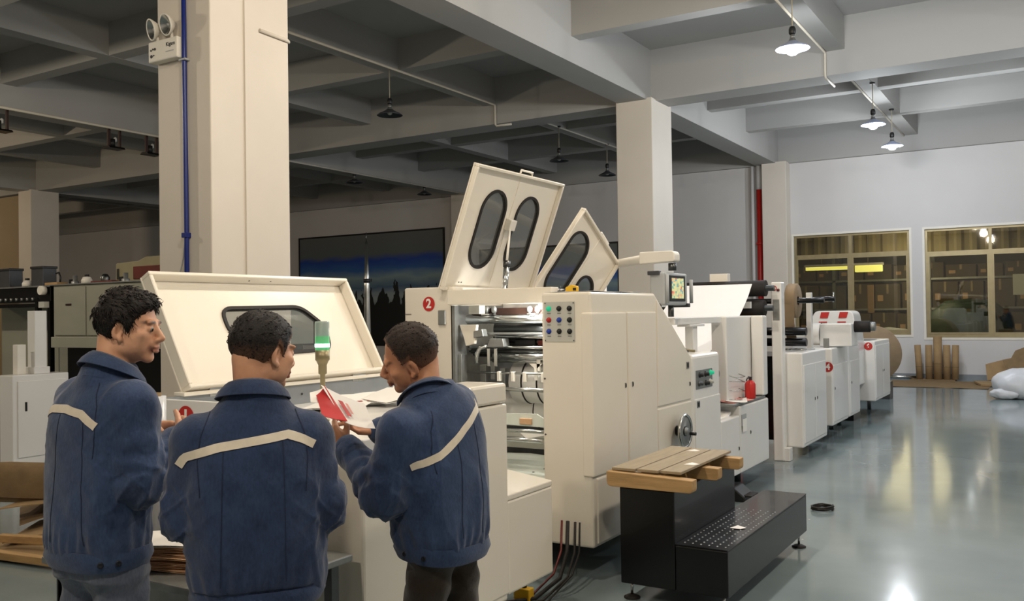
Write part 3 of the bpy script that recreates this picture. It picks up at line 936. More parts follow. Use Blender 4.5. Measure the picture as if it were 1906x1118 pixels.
roll('press_bar', 5.16, 1.565, 0.032, 'steel', -3.6, -2.80)
roll('ink_roller', 5.28, 1.495, 0.062, 'dark_steel', -3.36)
MB().box(-3.5, -2.76, 5.10, 5.18, 1.462, 1.474).build('cross_rail', 'dull_steel', u2)
MB().box(-3.40, -2.78, 5.22, 5.26, 1.40, 1.42).build('cross_rail', 'dark_steel', u2)
MB().box(-3.18, -3.02, 5.20, 5.27, 1.385, 1.425).build('sensor_block', 'black_plastic', u2, 0.004)
MB().box(-3.0, -2.88, 5.20, 5.27, 1.385, 1.42).build('sensor_block', 'dark_red', u2, 0.004)
roll('guide_roller', 5.14, 1.375, 0.011, 'steel')
roll('guide_roller', 5.16, 1.345, 0.018, 'dark_steel')
roll('guide_roller', 5.12, 1.315, 0.020, 'steel', -3.3)
roll('guide_roller', 5.2, 1.335, 0.03, 'black_metal')
for (x, z) in ((-2.97, 1.24), (-2.95, 1.30)):
    MB().prism([(x - 0.05, z + 0.03), (x + 0.05, z + 0.03), (x + 0.012, z), (x + 0.012, z - 0.08), (x - 0.012, z - 0.08), (x - 0.012, z)], 'y', 5.12, 5.13).build('forked_bracket', 'white_plastic', u2)
drum = roll('plate_cylinder', 5.33, 1.135, 0.15, 'paper_white', -3.22, -2.78)
for x in (-3.12, -3.0, -2.88):
    MB().lathe([(0.151, -0.006), (0.154, -0.005), (0.154, 0.005), (0.151, 0.006)], (x, 5.33, 1.135), (1, 0, 0), 32).build('belt', 'black_rubber', drum)
for (y, z, r_, m_) in ((5.24, 1.365, 0.022, 'steel'), (5.18, 1.285, 0.016, 'steel'), (5.22, 1.44, 0.018, 'steel'), (5.3, 1.40, 0.03, 'dull_steel')):
    roll('guide_roller', y, z, r_, m_, -3.34)
for (x, w_, z) in ((-3.44, 0.05, 1.20), (-3.36, 0.035, 1.24), (-3.28, 0.045, 1.18)):
    MB().box(x - w_ / 2, x + w_ / 2, 5.2, 5.24, z - 0.09, z + 0.05).build('guide_block', 'dull_steel', u2, 0.005)
roll('cross_shaft', 5.1, 1.205, 0.008, 'steel', -3.52, -2.76)
roll('cross_shaft', 5.08, 1.10, 0.014, 'steel', -3.52, -2.76)
low = roll('paper_cylinder', 5.42, 0.93, 0.12, 'paper_white', -3.5, -2.78)
for x in (-3.1, -2.95):
    MB().lathe([(0.121, -0.004), (0.1235, -0.003), (0.1235, 0.003), (0.121, 0.004)], (x, 5.42, 0.93), (1, 0, 0), 32).build('belt', 'black_rubber', low)
roll('cross_shaft', 5.06, 0.875, 0.010, 'steel', -3.5, -2.76)
roll('cross_shaft', 5.05, 0.835, 0.012, 'steel', -3.5, -2.76)
roll('cross_shaft', 5.0, 0.785, 0.017, 'steel', -3.5, -2.76)
for x in (-3.24, -3.13, -3.04, -2.90):
    c = MB().box(x - 0.012, x + 0.012, 5.085, 5.115, 1.15, 1.215).build('shaft_collar', 'white_plastic', u2, 0.003)
for x in (-3.30, -3.245):
    MB().box(x - 0.012, x + 0.012, 5.06, 5.07, 1.25 , 1.37).build('gripper_finger', 'steel', u2, 0.003)
MB().tube([(-3.41, 5.08, 1.265), (-3.405, 5.08, 1.33), (-3.38, 5.08, 1.37), (-3.33, 5.1, 1.385)], 0.016, 10).build('curved_guard', 'steel', u2)
MB().prism([(-3.52, 1.53), (-3.38, 1.53), (-3.40, 1.40), (-3.47, 1.385), (-3.485, 1.44), (-3.505, 1.49)], 'y', 5.04, 5.07).build('shaped_bracket', 'cream_enamel', u2, 0.004)
MB().prism([(-3.4, 1.485), (-3.33, 1.5), (-3.32, 1.45), (-3.40, 1.44)], 'y', 5.03, 5.09).build('adjuster_block', 'dull_steel', u2, 0.004)
MB().prism([(-3.33, 1.375), (-3.30, 1.435), (-3.2, 1.435), (-3.19, 1.38)], 'y', 5.08, 5.16).build('adjuster_block', 'dull_steel', u2, 0.004)
for x in (-3.36, -3.30, -3.02, -2.96, -2.81):
    k = MB().lathe([(0.0, 0.028), (0.012, 0.026), (0.02, 0.012), (0.02, -0.008), (0.010, -0.02), (0.01, -0.05)], (x, 5.14, 1.625), (0.3, -0.5, 1), 12).build('ink_knob', 'dull_steel', u2)
for x in (-3.34, -2.98):
    MB().box(x - 0.035, x + 0.03, 5.09, 5.13, 1.592, 1.602).build('ink_clip', 'steel', u2, 0.002)
MB().box(-3.5, -2.78, 5.16, 5.2, 1.585, 1.64).build('ink_rail', 'brown_metal', u2)
MB().box(-3.53, -2.75, 5.62, 5.66, 1.30, 1.72).build('bay_liner', 'white_enamel', u2)
MB().box(-3.45, -3.36, 5.05, 5.12, 1.60, 1.66).build('ink_block', 'grey_panel', u2, 0.004)
MB().lathe([(0.024, 0), (0.024, 0.02), (0, 0.024)], (-2.93, 5.16, 1.655), (0, -1, -0.2), 14).build('bay_lamp', 'work_light', u2)
# drive belt ring at the right of the bay, paper guide, tray
MB().tube([(-2.79 + 0.0 * k, 5.0 + 0.05 * math.sin(k * math.pi / 14), 1.0 + 0.15 * math.cos(k * math.pi / 14)) for k in range(29)], 0.012, 8).build('drive_belt', 'black_rubber', u2)
MB().prism([(-3.25, 0.945), (-2.90, 0.955), (-2.83, 0.92), (-2.80, 0.87), (-3.25, 0.88)], 'y', 5.0, 5.012).build('clear_guard', 'tray_white', u2)
MB().box(-3.02, -2.93, 4.985, 4.999, 0.885, 0.925).build('cream_clamp', 'paper_tan', u2, 0.004)
MB().prism([(-3.02, 0.83), (-2.8, 0.83), (-2.97, 0.795)], 'y', 4.99, 4.996).build('paper_corner', 'paper_white', u2)
MB().box(-3.5, -2.76, 5.3, 5.34, 0.68, 0.78).build('tray_back', 'grey_panel', u2)
MB().sheet([[(-3.5 + 0.185 * i, 4.75 + 0.14 * j, 0.50 + 0.035 * j + 0.006 * math.sin(i * 2 + j)) for i in range(5)] for j in range(5)], 0.004).build('tray', 'tray_white', u2)
for k in range(7):
    x, y = -3.05 + 0.05 * k, 4.9 + 0.06 * ((k * 5) % 4)
    z = 0.50 + 0.035 * (y - 4.75) / 0.14
    MB().box(x, x + 0.012, y, y + 0.012, z + 0.008, z + 0.011).build('paper_chip', 'print_ink', u2)
L = bpy.data.lights.new('bay_light', 'POINT'); L.energy = 12; L.color = (1, 0.98, 0.94); L.shadow_soft_size = 0.04
lo = bpy.data.objects.new('bay_light', L); COL.objects.link(lo); lo.parent = u2; lo.location = (-2.95 + 3.1, 5.05 - 5.7, 1.6)
# raised covers
sx = [rrect(0.37, 0.45, 0.30, 0.56, 0.149, 10), rrect(0.83, 0.45, 0.30, 0.56, 0.149, 10)]
h2, M2 = lid(u2, 'cover', (-3.62, 4.95, 1.775), (0, 1, 0), (0.31, 0, 0.83), 1.20, 0.886, sx, depth=0.035)
MB(M2).box(0.597, 0.603, 0.02, 0.866, 0, 0.004).build('crease', 'cream_enamel', h2)
MB(M2).tube([(0.58, 0.88, 0.0), (0.58, 0.91, 0.0), (0.74, 0.91, 0.0), (0.74, 0.88, 0.0)], 0.008, 8).build('handle', 'white_plastic', h2)
for q in (0.2, 0.23):
    MB(M2).box(q, q + 0.01, 0.05, 0.058, 0, 0.003).build('screw', 'dark_steel', h2)
a0, a1 = M2 @ Vector((0.60, 0.50, 0.03)), Vector((-3.33, 5.32, 1.75))
gs = MB().cyl(a1, a1.lerp(a0, 0.42), 0.022, n=12).build('gas_strut', 'steel', u2)
MB().cyl(a1.lerp(a0, 0.42), a0, 0.009, n=10).build('strut_rod', 'white_plastic', gs)
MB().cyl(a1.lerp(a0, 0.38), a1.lerp(a0, 0.45), 0.026, n=12).build('strut_collar', 'dark_steel', gs)
MB(M2).box(0.57, 0.65, 0.47, 0.55, 0.0, 0.05).build('strut_bracket', 'white_plastic', h2, 0.006)
h3, M3 = lid(u2, 'cover', (-3.62, 6.15, 1.775), (0, 0.835, -0.55), (0.30, 0.525, 0.796), 0.79, 0.865,
             [rrect(0.22, 0.42, 0.27, 0.64, 0.134, 10), rrect(0.58, 0.33, 0.24, 0.42, 0.119, 10)], depth=0.035)
MB(M3).box(0.40, 0.405, 0.02, 0.845, 0, 0.004).build('crease', 'cream_enamel', h3)
MB(M3).tube([(0.36, 0.86, 0.01), (0.36, 0.885, 0.01), (0.52, 0.885, 0.01), (0.52, 0.86, 0.01)], 0.008, 8).build('handle', 'white_plastic', h3)
MB(M3).box(0.42, 0.48, 0.14, 0.2, 0, 0.04).build('strut_bracket', 'white_plastic', h3, 0.006)
b0, b1 = M3 @ Vector((0.45, 0.17, 0.03)), Vector((-2.95, 6.05, 1.74))
gs = MB().cyl(b1, b0, 0.014, n=10).build('gas_strut', 'dark_steel', u2)
MB().box(-3.54, -2.74, 6.15, 6.2, 1.60, 1.75).build('lintel', 'cream_enamel', u2, 0.005)
MB().box(-3.54, -2.74, 5.03, 5.10, 1.74, 1.755).build('top_plate', 'white_enamel', u2)
MB().box(-3.1, -2.74, 5.1, 6.15, 1.70, 1.735).build('top_plate', 'dull_steel', u2)

# operator terminal on its swing arm
t = thing('operator_terminal', 'grey operator touch screen hanging from a cream swing arm', 'control terminal', (-2.5, 6.3, 1.63))
MB().cyl((-3.95, 8.15, 2.06), (-2.66, 6.33, 2.0), 0.040, n=16).build('swing_arm', 'white_plastic', t)
MB().prism(round_poly([(-2.70, 1.955), (-2.42, 1.965), (-2.42, 2.045), (-2.70, 2.045)], [0.01, 0.02, 0.09, 0.01]), 'y', 6.215, 6.325).build('arm_elbow', 'white_plastic', t, 0.01)
MB().cyl((-3.95, 8.15, 0.4), (-3.95, 8.15, 2.1), 0.05, n=16).build('arm_post', 'white_plastic', t)
MB().cyl((-2.46, 6.27, 1.90), (-2.46, 6.27, 1.955), 0.03, n=12).build('arm_swivel', 'dark_steel', t)
MB().box(-2.57, -2.455, 6.10, 6.56, 1.645, 1.885).build('housing', 'grey_plastic', t, 0.014, 3)
MB().box(-2.58, -2.49, 6.08, 6.13, 1.865, 1.895).build('corner_cap', 'lamp_enamel', t, 0.005)
MB().box(-2.58, -2.49, 6.08, 6.13, 1.63, 1.66).build('corner_cap', 'lamp_enamel', t, 0.005)
MB().box(-2.58, -2.44, 6.53, 6.58, 1.63, 1.66).build('corner_cap', 'lamp_enamel', t, 0.005)
MB().cyl((-2.445, 6.125, 1.66), (-2.445, 6.125, 1.87), 0.014, n=10).build('grip', 'grey_plastic', t)
MB().cyl((-2.44, 6.60, 1.66), (-2.44, 6.60, 1.84), 0.014, n=10).build('grip', 'grey_plastic', t)
MB().box(-2.455, -2.449, 6.19, 6.50, 1.675, 1.865).build('bezel', 'black_plastic', t, 0.003)
def screen_material():
    """screen picture: pale yellow panel with coloured fields"""
    m = bpy.data.materials.new('screen_picture'); m.use_nodes = True
    nt = m.node_tree; b = nt.nodes['Principled BSDF']
    tc = nt.nodes.new('ShaderNodeTexCoord')
    mp = nt.nodes.new('ShaderNodeMapping'); mp.inputs['Scale'].default_value = (1, 7, 8)
    nt.links.new(tc.outputs['Generated'], mp.inputs[0])
    v = nt.nodes.new('ShaderNodeTexVoronoi'); v.distance = 'CHEBYCHEV'; v.inputs['Scale'].default_value = 1.0; v.inputs['Randomness'].default_value = 0.6
    nt.links.new(mp.outputs[0], v.inputs['Vector'])
    s = nt.nodes.new('ShaderNodeSeparateXYZ'); nt.links.new(v.outputs['Color'], s.inputs[0])
    r = nt.nodes.new('ShaderNodeValToRGB'); r.color_ramp.interpolation = 'CONSTANT'
    e = r.color_ramp.elements
    e[0].position = 0; e[0].color = lin((206, 204, 150)); e[1].position = 0.4; e[1].color = lin((190, 196, 150))
    for p, c in ((0.62, (120, 170, 150)), (0.74, (214, 170, 130)), (0.84, (110, 160, 170)), (0.93, (206, 110, 90))):
        q = e.new(p); q.color = lin(c)
    nt.links.new(s.outputs[0], r.inputs[0])
    nt.links.new(r.outputs[0], b.inputs['Emission Color']); b.inputs['Emission Strength'].default_value = 0.55
    nt.links.new(r.outputs[0], b.inputs['Base Color']); b.inputs['Roughness'].default_value = 0.2
    MATS['screen_picture'] = m


screen_material()
MB().box(-2.449, -2.4475, 6.225, 6.465, 1.695, 1.845).build('screen', 'screen_picture', t)
MB().cyl((-2.5, 6.33, 1.56), (-2.5, 6.33, 1.645), 0.022, n=10).build('bottom_knob', 'dark_steel', t)

# things lying on unit two
o = MB().sheet([[(-2.74 + 0.11 * i, 4.85 + 0.2 * j, 1.728 + 0.004 * ((i + j) % 2)) for i in range(4)] for j in range(5)], 0.0015).build('plastic_sheet', 'film_wrap')
tag(o, 'clear plastic sheet lying on top of the printing unit', 'sheet')
t = thing('tape_measure', 'yellow tape measure lying on top of the printing unit', 'tape measure', (-2.62, 4.98, 1.732))
MB().prism(round_poly([(-2.66, 1.732), (-2.58, 1.732), (-2.58, 1.765), (-2.62, 1.775), (-2.66, 1.76)], 0.008, 4), 'y', 4.97, 5.0).build('case', 'yellow_plastic', t, 0.003)
MB().box(-2.605, -2.585, 4.965, 4.97, 1.74, 1.755).build('grip_pad', 'black_rubber', t)
t = thing('hand_tool', 'small grey clamp tool beside the tape measure', 'tool', (-2.71, 5.0, 1.732))
MB().tube([(-2.73, 5.0, 1.737), (-2.70, 5.0, 1.737), (-2.67, 5.0, 1.75)], 0.006, 8).build('handle', 'dark_steel', t)
MB().tube([(-2.73, 5.02, 1.737), (-2.72, 5.02, 1.77)], 0.003, 6).build('pin', 'dark_steel', t)

# ------------------------------------------------------------------ unit 2b: delivery section of the line
u = thing('delivery_unit', 'white delivery section with tall cabinet and small control desk beside unit two', 'machine', (-3.0, 7.6, 0))
MB().box(-3.4, -2.4, 6.49, 7.12, 0.2, 1.27).build('desk_cabinet', 'white_enamel', u, 0.03, 3)
M = SIDE(6.74, 1.075)
cp = MB(M).box(-0.185, 0.185, -0.072, 0.072, 0, 0.004).build('control_panel', 'dull_steel', u, 0.002)
for (x, y, m_) in ((-0.11, 0.035, 'black_plastic'), (0.02, 0.035, 'black_plastic'), (0.13, 0.04, 'green_button'), (0.03, -0.035, 'black_plastic'), (0.12, -0.03, 'grey_panel'), (-0.12, -0.03, 'dark_steel')):
    MB(M).lathe([(0.022, 0.004), (0.022, 0.012), (0.016, 0.013), (0.014, 0.035), (0, 0.036)], (x, y, 0), (0, 0, 1), 14).build('button', m_, cp)
MB().box(-2.42, -2.392, 6.52, 7.10, 0.24, 0.93).build('desk_hatch', 'white_enamel', u, 0.006)
latch(u, SIDE(0, 0, -2.392), 6.58, 0.89, 0.06, 0.05)
latch(u, SIDE(0, 0, -2.392), 6.60, 0.52, 0.03, 0.04)
MB().box(-2.9, -2.4, 7.13, 7.62, 0.2, 0.70).build('low_cabinet', 'white_enamel', u, 0.012)
MB().box(-2.9, -2.4, 7.63, 8.5, 0.2, 0.775).build('low_cabinet', 'white_enamel', u, 0.012)
latch(u, SIDE(0, 0, -2.4), 7.58, 0.42)
latch(u, SIDE(0, 0, -2.4), 7.92, 0.52)
MB().box(-2.42, -2.39, 7.66, 7.78, 0.60, 0.70).build('document_holder', 'grey_plastic', u, 0.003)
MB().box(-2.389, -2.387, 7.665, 7.775, 0.55, 0.66).build('document', 'paper_white', u)
MB().box(-2.95, -2.41, 7.50, 8.44, 0.78, 0.80).build('work_shelf', 'dull_steel', u, 0.004)
MB().box(-2.66, -2.52, 7.67, 8.5, 0.8, 1.55).build('tall_cabinet', 'white_enamel', u, 0.012)
MB().box(-2.515, -2.40, 8.36, 8.5, 0.805, 1.55).build('tall_cabinet_edge', 'white_enamel', u, 0.015)
MB().box(-2.66, -2.56, 6.55, 7.66, 1.495, 1.55).build('frame_beam', 'white_enamel', u, 0.006)
MB().box(-2.64, -2.57, 6.98, 7.08, 1.27, 1.475).build('frame_post', 'white_enamel', u, 0.004)
MB().box(-2.66, -2.55, 6.86, 7.2, 1.475, 1.493).build('post_plate', 'white_enamel', u, 0.003)
MB().box(-2.85, -2.62, 7.4, 7.6, 0.72, 1.05).build('gearbox', 'dull_steel', u, 0.008)
MB().cyl((-2.78, 7.5, 1.06), (-2.58, 7.5, 1.06), 0.05, n=14).build('motor', 'dark_steel', u)
MB().cyl((-2.58, 7.5, 1.06), (-2.54, 7.5, 1.06), 0.03, n=12).build('shaft_end', 'steel', u)
MB().box(-2.72, -2.66, 7.52, 7.58, 1.1, 1.22).build('red_guard', 'red_enamel', u)
wire = MB()
for (z, r_) in ((0.82, 0.004), (0.9, 0.004), (0.98, 0.004), (1.03, 0.004)):
    wire.tube([(-2.515, 7.70, z), (-2.45, 7.72, z - 0.02 * (z > 1)), (-2.45, 7.95, z - 0.02), (-2.515, 7.97, z)], r_, 6)
o = wire.build('wire_basket', 'steel', u); o['kind'] = 'stuff'
for y in (6.6, 8.3):
    for x in (-2.5, -3.0):
        MB().cyl((x - 0.15, y, 0), (x - 0.15, y, 0.2), 0.035, n=10).build('foot', 'dark_steel', u)
MB().box(-3.9, -3.0, 6.95, 9.6, 0.15, 0.55).build('line_frame', 'red_enamel', u, 0.01)
MB().box(-3.6, -2.97, 8.5, 9.65, 0.55, 1.1).build('line_block', 'black_metal', u)
for k in range(5):
    MB().cyl((-2.96, 8.62 + 0.2 * k, 0.85 + 0.08 * (k % 2)), (-2.8, 8.62 + 0.2 * k, 0.85 + 0.08 * (k % 2)), 0.06, n=14).build('gear', 'dark_steel', u)
# paper web rising to the next unit
pts = []
for i in range(13):
    s_ = i / 12
    y = 7.5 + 1.85 * s_
    z = 1.16 + 0.20 * s_ + 0.50 * s_ ** 2.2 + (0.0 if s_ < 0.99 else 0.015)
    pts.append([(-3.62, y, z), (-3.2, y, z), (-2.79 + 0.03 * math.sin(s_ * 3.1), y, z)])
MB().sheet(pts, 0.001).build('paper_web', 'web_paper', u)
MB().box(-3.62, -2.80, 7.18, 7.55, 1.12, 1.16).build('web_table', 'white_enamel', u)
MB().box(-3.3, -3.1, 9.5, 9.6, 1.86, 2.0).build('web_bracket', 'white_plastic', u, 0.004)

t = thing('red_cylinder', 'small red extinguisher like bottle on the shelf by the tall cabinet', 'bottle', (-2.47, 8.13, 0.8))
MB().lathe([(0, 0), (0.045, 0), (0.048, 0.01), (0.048, 0.13), (0.035, 0.155), (0.015, 0.165), (0, 0.166)], (-2.45, 8.1, 0.8), n=16).build('bottle', 'red_enamel', t)
MB().lathe([(0.014, 0.16), (0.014, 0.19), (0.02, 0.192), (0.02, 0.2), (0, 0.2)], (-2.45, 8.1, 0.8), n=10).build('valve', 'dark_steel', t)
MB().tube([(-2.45, 8.09, 0.985), (-2.45, 8.02, 0.99), (-2.45, 7.99, 0.97)], 0.006, 6).build('lever', 'black_plastic', t)
for k, (x, y, z, a, m_, lb) in enumerate(((-2.50, 7.86, 0.801, 12, 'paper_white', 'printed sheet at the bottom of the small paper stack on the work shelf'),
                                          (-2.50, 7.80, 0.806, -9, 'paper_pink', 'pink printed sheet inside the small paper stack on the work shelf'),
                                          (-2.49, 7.82, 0.811, 18, 'paper_white', 'white sheet on top of the paper stack beside the red bottle'))):
    M = Matrix.Translation((x, y, z)) @ Matrix.Rotation(math.radians(a), 4, 'Z')
    tag(MB(M).sheet([[(-0.09 + 0.045 * i, -0.20 + 0.10 * j, 0.006 * math.sin(i + k) + 0.004) for i in range(5)] for j in range(5)], 0.003).build('printed_sheet', m_), lb, 'paper')
tag(MB().sheet([[(-2.86 + 0.1 * i, 7.16 + 0.1 * j, 0.703 + 0.003 * ((i + j) % 2) + 0.03 * (j == 4)) for i in range(5)] for j in range(5)], 0.02).build('paper_stack', 'paper_white'),
    'white paper stack on the low cabinet next to the control desk', 'paper')
t = thing('staple_remover', 'brass coloured hand tool lying on the small control desk', 'tool', (-2.6, 6.75, 1.27))
MB().tube([(-2.70, 6.62, 1.285), (-2.60, 6.75, 1.30), (-2.5, 6.82, 1.285)], 0.012, 8).build('handle', 'brass', t)
MB().tube([(-2.72, 6.7, 1.285), (-2.60, 6.75, 1.29), (-2.52, 6.72, 1.285)], 0.010, 8).build('jaw', 'dark_steel', t)
tag(MB().tube([(-2.55, 6.6, 1.27), (-2.55, 6.6, 1.40)], 0.005, 6).build('index_pin', 'dark_steel'), 'thin upright pin on the small control desk', 'pin')

# ------------------------------------------------------------------ unit 3
def cab(parent, x0, x1, y0, y1, z0, z1, m='white_enamel', doors=1, lip=0.1, nm='cabinet'):
    b = MB().box(x0, x1, y0, y1, z0, z1).build(nm, m, parent, 0.018, 3)
    n = doors
    for k in range(n):
        a = y0 + 0.03 + (y1 - y0 - 0.06) * k / n
        c = y0 + 0.03 + (y1 - y0 - 0.06) * (k + 1) / n - 0.012
        d = MB().box(x1 - 0.02, x1 + 0.010, a, c, z0 + 0.04, z1 - lip).build('cabinet_door', m, parent, 0.012, 3)
        latch(d, SIDE(0, 0, x1 + 0.010), c - 0.05 if k % 2 == 0 and n > 1 else a + 0.05, (z0 + z1) / 2 - 0.02, 0.02, 0.035)
    return b


u = thing('web_unit', 'white unwind unit three with tall front post and kraft paper roll', 'machine', (-2.9, 10.3, 0))
MB().box(-2.665, -2.555, 9.60, 9.74, 0, 1.895).build('front_post', 'white_enamel', u, 0.015, 3)
MB().box(-2.6, -2.5, 9.62, 9.74, 0.0, 0.14).build('post_foot', 'white_enamel', u, 0.006)
MB(ENDF(-2.61, 1.6, 9.598)).box(-0.035, 0.035, -0.11, 0.11, 0, 0.002).build('info_plate', 'dull_steel', u)
M = ENDF(-2.628, 1.83, 9.598)
d = MB(M).lathe([(0.028, 0), (0.028, 0.002), (0.02, 0.002)], (0, 0, 0), (0, 0, 1), 20, False).build('number_badge', 'badge_red', u)
text_part('numeral', '3', 0.04, M @ Matrix.Translation((0, 0, 0.0025)), 'badge_red', d, bold=0.001)
MB(ENDF(-2.585, 1.81, 9.598)).lathe([(0.016, 0), (0.014, 0.012), (0, 0.013)], (0, 0, 0), (0, 0, 1), 12).build('knob', 'dark_red', u)
cab(u, -2.69, -2.385, 9.75, 10.85, 0.13, 1.14, 'white_enamel', 2, 0.13)
for (y, z, r_) in ((9.5, 1.83, 0.085), (9.45, 1.62, 0.085)):
    rr = MB().cyl((-3.75, y, z), (-2.665 - 0.02, y, z), r_, n=24).build('rubber_roller', 'black_rubber', u)
    MB().cyl((-3.85, y, z), (-2.60, y, z), 0.03, n=12).build('roller_shaft', 'dark_steel', rr)
MB().box(-2.90, -2.80, 9.30, 9.36, 1.62, 1.69).build('roller_tag', 'paper_white', u)
MB().box(-2.98, -2.78, 9.36, 9.46, 1.44, 1.54).build('orange_tag', 'orange_label', u)
MB().cyl((-3.2, 10.35, 1.70), (-2.28, 10.35, 1.70), 0.03, n=12).build('unwind_shaft', 'black_metal', u)
kr = MB().lathe([(0.05, -0.055), (0.185, -0.055), (0.195, -0.045), (0.195, 0.045), (0.185, 0.055), (0.05, 0.055)], (-2.62, 10.35, 1.70), (1, 0, 0), 36).build('kraft_roll', 'kraft', u)
kr['label'] = 'narrow brown kraft paper roll'
MB().sheet([[(-2.675, 10.16, 1.70), (-2.565, 10.16, 1.70)], [(-2.675, 10.17, 1.45), (-2.565, 10.17, 1.45)], [(-2.66, 10.2, 1.26), (-2.55, 10.2, 1.26)]], 0.002).build('kraft_strip', 'kraft', u)
for z in (1.36, 1.24):
    MB().cyl((-3.3, 10.1, z), (-2.42, 10.1, z), 0.045, n=16).build('dark_roller', 'black_metal', u)
MB().box(-3.6, -2.7, 9.75, 10.85, 0.2, 1.1).build('inner_body', 'black_metal', u)
MB().cyl((-2.9, 10.5, 1.145), (-2.5, 10.4, 1.15), 0.012, n=8).build('steel_rod', 'steel', u)
MB().box(-2.66, -2.45, 10.6, 10.62, 1.14, 1.15).build('steel_rule', 'steel', u)

u = thing('folding_unit', 'white unit four with round dark port and red number on its end', 'machine', (-2.8, 11.7, 0))
cab(u, -2.75, -2.39, 11.2, 12.1, 0.2, 1.13, 'white_enamel', 1, 0.2)
badge(u, '4', (-2.44, 11.198, 0.905), 0.06, (1, 0, 0))
MB(ENDF(-2.545, 1.06, 11.2)).lathe([(0.03, 0), (0.045, 0.01), (0.06, 0.02), (0.05, 0.03), (0.03, 0.02)], (0, 0, 0), (0, 0, 1), 20).build('round_port', 'black_rubber', u)
MB().box(-2.625, -2.565, 10.95, 11.03, 1.14, 1.80).build('thin_post', 'white_enamel', u, 0.006)
MB().cyl((-2.6, 11.0, 1.72), (-2.30, 11.0, 1.72), 0.028, n=12).build('spindle', 'black_metal', u)
MB().cyl((-2.32, 11.0, 1.68), (-2.32, 11.0, 1.80), 0.010, n=8).build('spindle_pin', 'steel', u)
MB().box(-2.60, -2.22, 11.5, 11.9, 1.14, 1.42).build('motor_box', 'white_enamel', u, 0.012)
MB().lathe([(0.14, 0), (0.14, 0.16), (0.10, 0.18), (0, 0.18)], (-2.60, 11.62, 1.29), (-1, 0, 0), 24).build('motor_drum', 'white_enamel', u)
MB().cyl((-2.22, 11.7, 1.38), (-2.04, 11.7, 1.38), 0.07, n=18).build('rubber_wheel', 'black_rubber', u)
MB().cyl((-2.04, 11.7, 1.38), (-1.98, 11.7, 1.38), 0.055, n=14).build('wheel_cap', 'dull_steel', u)
MB().box(-2.50, -2.44, 11.25, 11.3, 1.13, 1.25).build('arm_joint', 'dull_steel', u, 0.006)
for y in (11.3, 12.0):
    MB().cyl((-2.68, y, 0), (-2.68, y, 0.2), 0.03, n=10).build('foot', 'dark_steel', u)

u = thing('pasting_unit', 'narrow white unit between unit four and unit six', 'machine', (-2.8, 12.7, 0))
cab(u, -2.72, -2.415, 12.32, 13.0, 0.19, 1.12, 'white_enamel', 1, 0.2)
MB().box(-2.78, -2.43, 12.32, 13.0, 1.125, 1.17).build('top_cap', 'white_enamel', u, 0.006)
for y in (12.42, 12.92):
    MB().cyl((-2.68, y, 0), (-2.68, y, 0.19), 0.03, n=10).build('foot', 'dark_steel', u)
u = thing('cutter_unit', 'white covered cutter head with red slanted stripes behind unit four', 'machine', (-2.85, 13.7, 0))
prof = round_poly([(-3.25, 0.5), (-2.53, 0.5), (-2.53, 1.15), (-2.58, 1.575), (-3.12, 1.575), (-3.25, 1.15)], [0.02, 0.02, 0.05, 0.10, 0.10, 0.05], 5)
MB().prism(prof, 'y', 13.5, 14.0).build('cover', 'white_enamel', u, 0.015)
for x0 in (-3.04, -2.78):
    st_ = MB().prism([(x0, 1.47), (x0 + 0.11, 1.47), (x0 + 0.135, 1.555), (x0 + 0.02, 1.555)], 'y', 13.488, 13.499).build('red_stripe', 'badge_red', u)
    MB().box(x0 - 0.015, x0 + 0.10, 13.488, 13.499, 1.405, 1.42).build('red_line', 'badge_red', u)
    MB().box(x0 + 0.06, x0 + 0.10, 13.488, 13.499, 1.22, 1.27).build('red_mark', 'badge_red', u)
MB().box(-3.2, -2.6, 13.5, 14.0, 0.0, 0.5).build('base', 'black_metal', u)
u = thing('counter_unit', 'white unit six at the far end of the machine line', 'machine', (-2.7, 14.6, 0))
cab(u, -2.78, -2.385, 14.02, 15.3, 0.24, 1.12, 'white_enamel', 2, 0.06)
badge(u, '6', (-2.475, 14.018, 1.045), 0.058, (1, 0, 0))
MB().box(-2.74, -2.5, 14.3, 14.9, 1.12, 1.125).build('top_slot', 'seam_dark', u)
for y in (14.15, 15.15):
    MB().cyl((-2.68, y, 0), (-2.68, y, 0.24), 0.03, n=10).build('foot', 'dark_steel', u)
# ------------------------------------------------------------------ stepped platform with half pallet
t = thing('step_platform', 'black two step metal platform standing beside the printing unit', 'platform', (-1.83, 5.3, 0))
MB().box(-2.13, -1.81, 4.58, 5.62, 0.10, 0.63).build('upper_box', 'black_metal', t, 0.006)
MB().box(-1.808, -1.52, 4.58, 6.25, 0.10, 0.345).build('lower_step', 'black_metal', t, 0.006)
pl = MB().box(-1.808, -1.52, 4.58, 6.25, 0.346, 0.352).build('tread_plate', 'black_metal', t)
studs = MB()
for i in range(20):
    for j in range(6):
        cx, cy = -1.775 + 0.045 * j, 4.64 + 0.05 * i
        studs.add([(cx - 0.006, cy, 0.352), (cx, cy - 0.01, 0.352), (cx + 0.006, cy, 0.352), (cx, cy + 0.01, 0.352), (cx, cy, 0.3555)],
                  [(0, 1, 4), (1, 2, 4), (2, 3, 4), (3, 0, 4)])
o = studs.build('tread_stud', 'dull_steel', pl); o['kind'] = 'stuff'
for (x, y) in ((-2.10, 4.66), (-1.56, 4.63), (-1.56, 6.19), (-2.10, 5.55)):
    f = MB().cyl((x, y, 0.018), (x, y, 0.10), 0.008, n=8).build('threaded_stem', 'steel', t)
    MB().lathe([(0.045, 0.0), (0.047, 0.006), (0.03, 0.016), (0.012, 0.022), (0, 0.022)], (x, y, 0), n=16).build('foot_pad', 'black_rubber', f)

